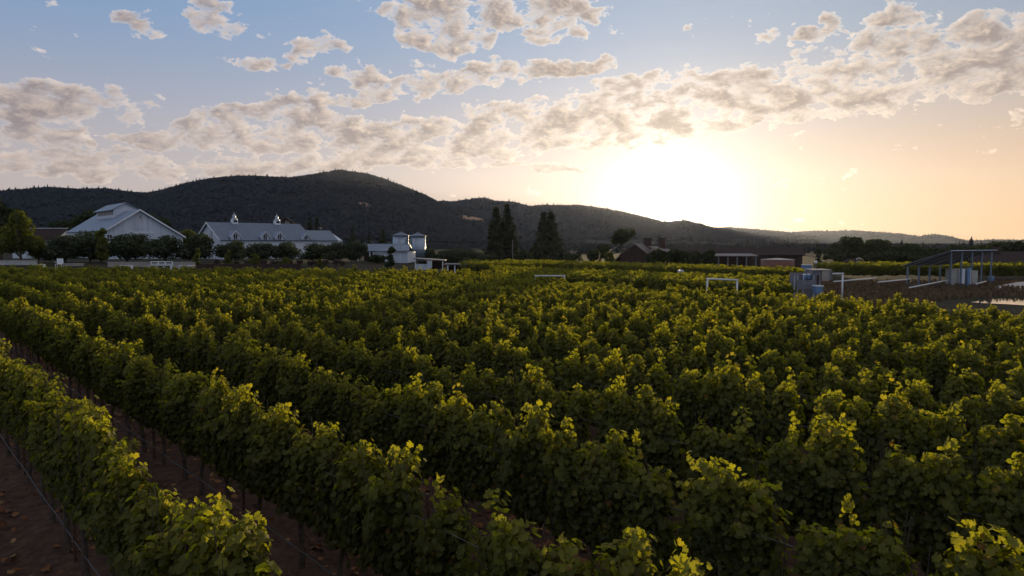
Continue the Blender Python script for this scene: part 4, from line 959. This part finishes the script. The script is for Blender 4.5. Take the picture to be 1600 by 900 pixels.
# pole shed with single-slope roof
A0 = at(1417.5, 450, 69.4); A0 = Vector((A0.x, 69.4, 0)); va = Vector((4.1, -.4, 0)); vb = Vector((7.3, 4.6, 0))
zl = at(1418, 414.5, 69.4).z; zh = at(1485, 392.5, 69.0).z
shd = thing('pole_shed', 'open pole shed with single-slope roof on thin blue-grey posts', 'shed', A0)
def Lp(f, g_, z): q = va * f + vb * g_; return (q.x, q.y, z)
part('roof', MB().slab(Lp(-.06, -.08, zl), Lp(1.06, -.08, zh + .1), Lp(1.06, 1.08, zh + .1), Lp(-.06, 1.08, zl), .07), ridged('corrugated_sheet', (.17, .165, .165), .22, 'Y', .05, .55, .2), shd)
POSTM = plain('blue_grey_post', (.17, .21, .25), .6, .15, 3)
for i in range(5):
    g_ = i / 4; pm2 = MB().tube([Lp(.0, g_, zl - .1), Lp(1.0, g_, zh - .02)], .05, 5); part('rafter', pm2, STEEL, shd)
    for f, z in ((0, zl - .08), (1, zh - .03)):
        if f == 0 and i == 4: continue
        q = Vector(Lp(f, g_, 0)); part('post', MB().box(q.x - .065, q.x + .065, q.y - .065, q.y + .065, -.1, z - .06), POSTM, shd)
part('gutter_beam', MB().tube([Lp(1.06, -.08, zh + .05), Lp(1.06, 1.08, zh + .05)], .06, 6), STEEL, shd)
for u0, u1, vt, m_, lab in ((1484.5, 1497, 420, BEIGE, 'wide beige cabinet nearest the left posts of the open shed'), (1499, 1508.5, 420, WHITEP, 'white cabinet in the middle under the open shed roof'), (1518.5, 1528.5, 423, BEIGE, 'shorter pale cabinet right of the blue panel under the open shed')):
    a_, b_ = at(u0, vt, 70.4), at(u1, vt, 70.4); o = thing('storage_cabinet', lab, 'cabinet', (a_.x, 70.4, 0), 0, 'cabinets under the pole shed'); w = b_.x - a_.x
    part('body', MB().box(0, w, 0, .7, 0, a_.z - .05), m_, o); part('top', MB().box(-.03, w + .03, -.03, .73, a_.z - .048, a_.z), m_, o); part('door', MB().box(.06, w - .06, -.03, -.005, .1, a_.z - .14), m_, o)
a_ = at(1513, 418, 70.2); o = thing('blue_cabinet', 'narrow blue upright cabinet between the cabinets under the open shed', 'cabinet', (a_.x, 70.2, 0))
part('cabinet_body', MB().box(0, .24, 0, .3, 0, a_.z), BLUEPAINT, o); part('edge_strip', MB().box(.245, .3, -.02, .3, 0, a_.z - .1), WHITEP, o)
p = at(1549, 431.5, 74); o = thing('blue_barrel', 'blue barrel on a rack right of the open shed', 'barrel', (p.x, 74, 0))
part('drum', MB().lathe([(.22, p.z - .62), (.27, p.z - .5), (.27, p.z - .1), (.22, p.z)], 18), BLUEPAINT, o, smooth=True); part('rack', MB().tube([(-.2, 0, 0), (-.2, 0, p.z - .6)], .03, 5).tube([(.2, 0, 0), (.2, 0, p.z - .6)], .03, 5).box(-.3, .3, -.2, .2, p.z - .66, p.z - .62), STEEL, o)
# dark building at the right edge
pa = at(1522, 411, 96); rh = at(1600, 393, 102).z; ew = at(1560, 411, 96).z
db = thing('dark_farmhouse', 'dark building with wide sloping roof at the right edge', 'building', (pa.x, 96, .1), R(4))
part('wall', MB().box(.6, 26, .4, 12, -.3, ew - .25), DARKWOOD, db)
part('roof', MB().slab((-.2, 0, ew - .12), (27, 0, ew - .12), (27, 6.2, rh - .1), (2.2, 6.2, rh - .1), .14).slab((2.2, 6.21, rh - .1), (27, 6.21, rh - .1), (27, 12.4, ew - .12), (-.2, 12.4, ew - .12), .14), DARKROOF, db)
part('chimney', MB().box(6.8, 7.6, 4.5, 5.3, ew, rh + .5), DARKWOOD, db)
# concrete bank by the pond
rp = MB().prism([(0, 0, 0), (9, 0, 0), (9, 0, 1.0), (3.2, 0, .62)], (0, 3, 0)); q = at(1573, 450, 66)
o = link('concrete_ramp', rp.mesh('concrete_ramp'), CONC); o.location = (q.x, 66, 0); tag(o, 'pale concrete ramp rising at the right edge beyond the pond', 'ramp')

# dry grass on the berm between the vines and the pole shed
rng = np.random.default_rng(77); n = 26000
x = rng.uniform(14, 62, n); y = rng.uniform(32, 78, n)
keep = (y > edge(x) + 2) & (x < .84 * y) & (x > .37 * y - 1) & ~((y < 53) & (x > .62 * y) & (x < .80 * y)) & ((((x - 44.5) / 11.6) ** 2 + ((y - 51) / 6.2) ** 2) > 1) & (rng.random(n) < .35 + 1.3 * (fbm(x * .3, y * .3, 4, 6) + .5) ** 2)
x, y = x[keep], y[keep]; n = len(x); hh = rng.uniform(.10, .30, n)
P = np.stack([x, y, hh * .8], -1)
V, F, q = cards(rng, P, np.stack([rng.normal(0, 1, n), rng.normal(0, 1, n), rng.normal(0, .25, n)], -1), hh, rng.random(n), BLADE, tipdir=np.stack([rng.normal(0, .3, n), rng.normal(0, .3, n), np.ones(n)], -1))
V[:, 2] = np.maximum(V[:, 2], 0.0)
DRYG = leafmat('dry_grass_blade', [(0, (.10, .065, .04)), (.8, (.17, .12, .075)), (1, (.07, .08, .03))], .3, (.5, .42, .3))
tag(link('dry_grass', arrays('dry_grass', V, F, {'tint': q}), DRYG), 'dry brown grass on the bank in front of the open shed', 'grass', kind='stuff')

# ------------------------------------------------------------------ haze
hb = MB().box(-8600, 8600, -80, 8900, -4, 900)
m = bpy.data.materials.new('haze_air'); m.use_nodes = True; t = m.node_tree; t.nodes.clear()
out = t.nodes.new('ShaderNodeOutputMaterial'); pv = t.nodes.new('ShaderNodeVolumePrincipled')
pv.inputs['Color'].default_value = (.66, .76, 1.0, 1); pv.inputs['Density'].default_value = 2.3e-5; pv.inputs['Anisotropy'].default_value = .62
t.links.new(pv.outputs[0], out.inputs['Volume'])
tag(link('haze', hb.mesh('haze'), m), 'thin evening haze lying over the valley', 'haze', kind='stuff')
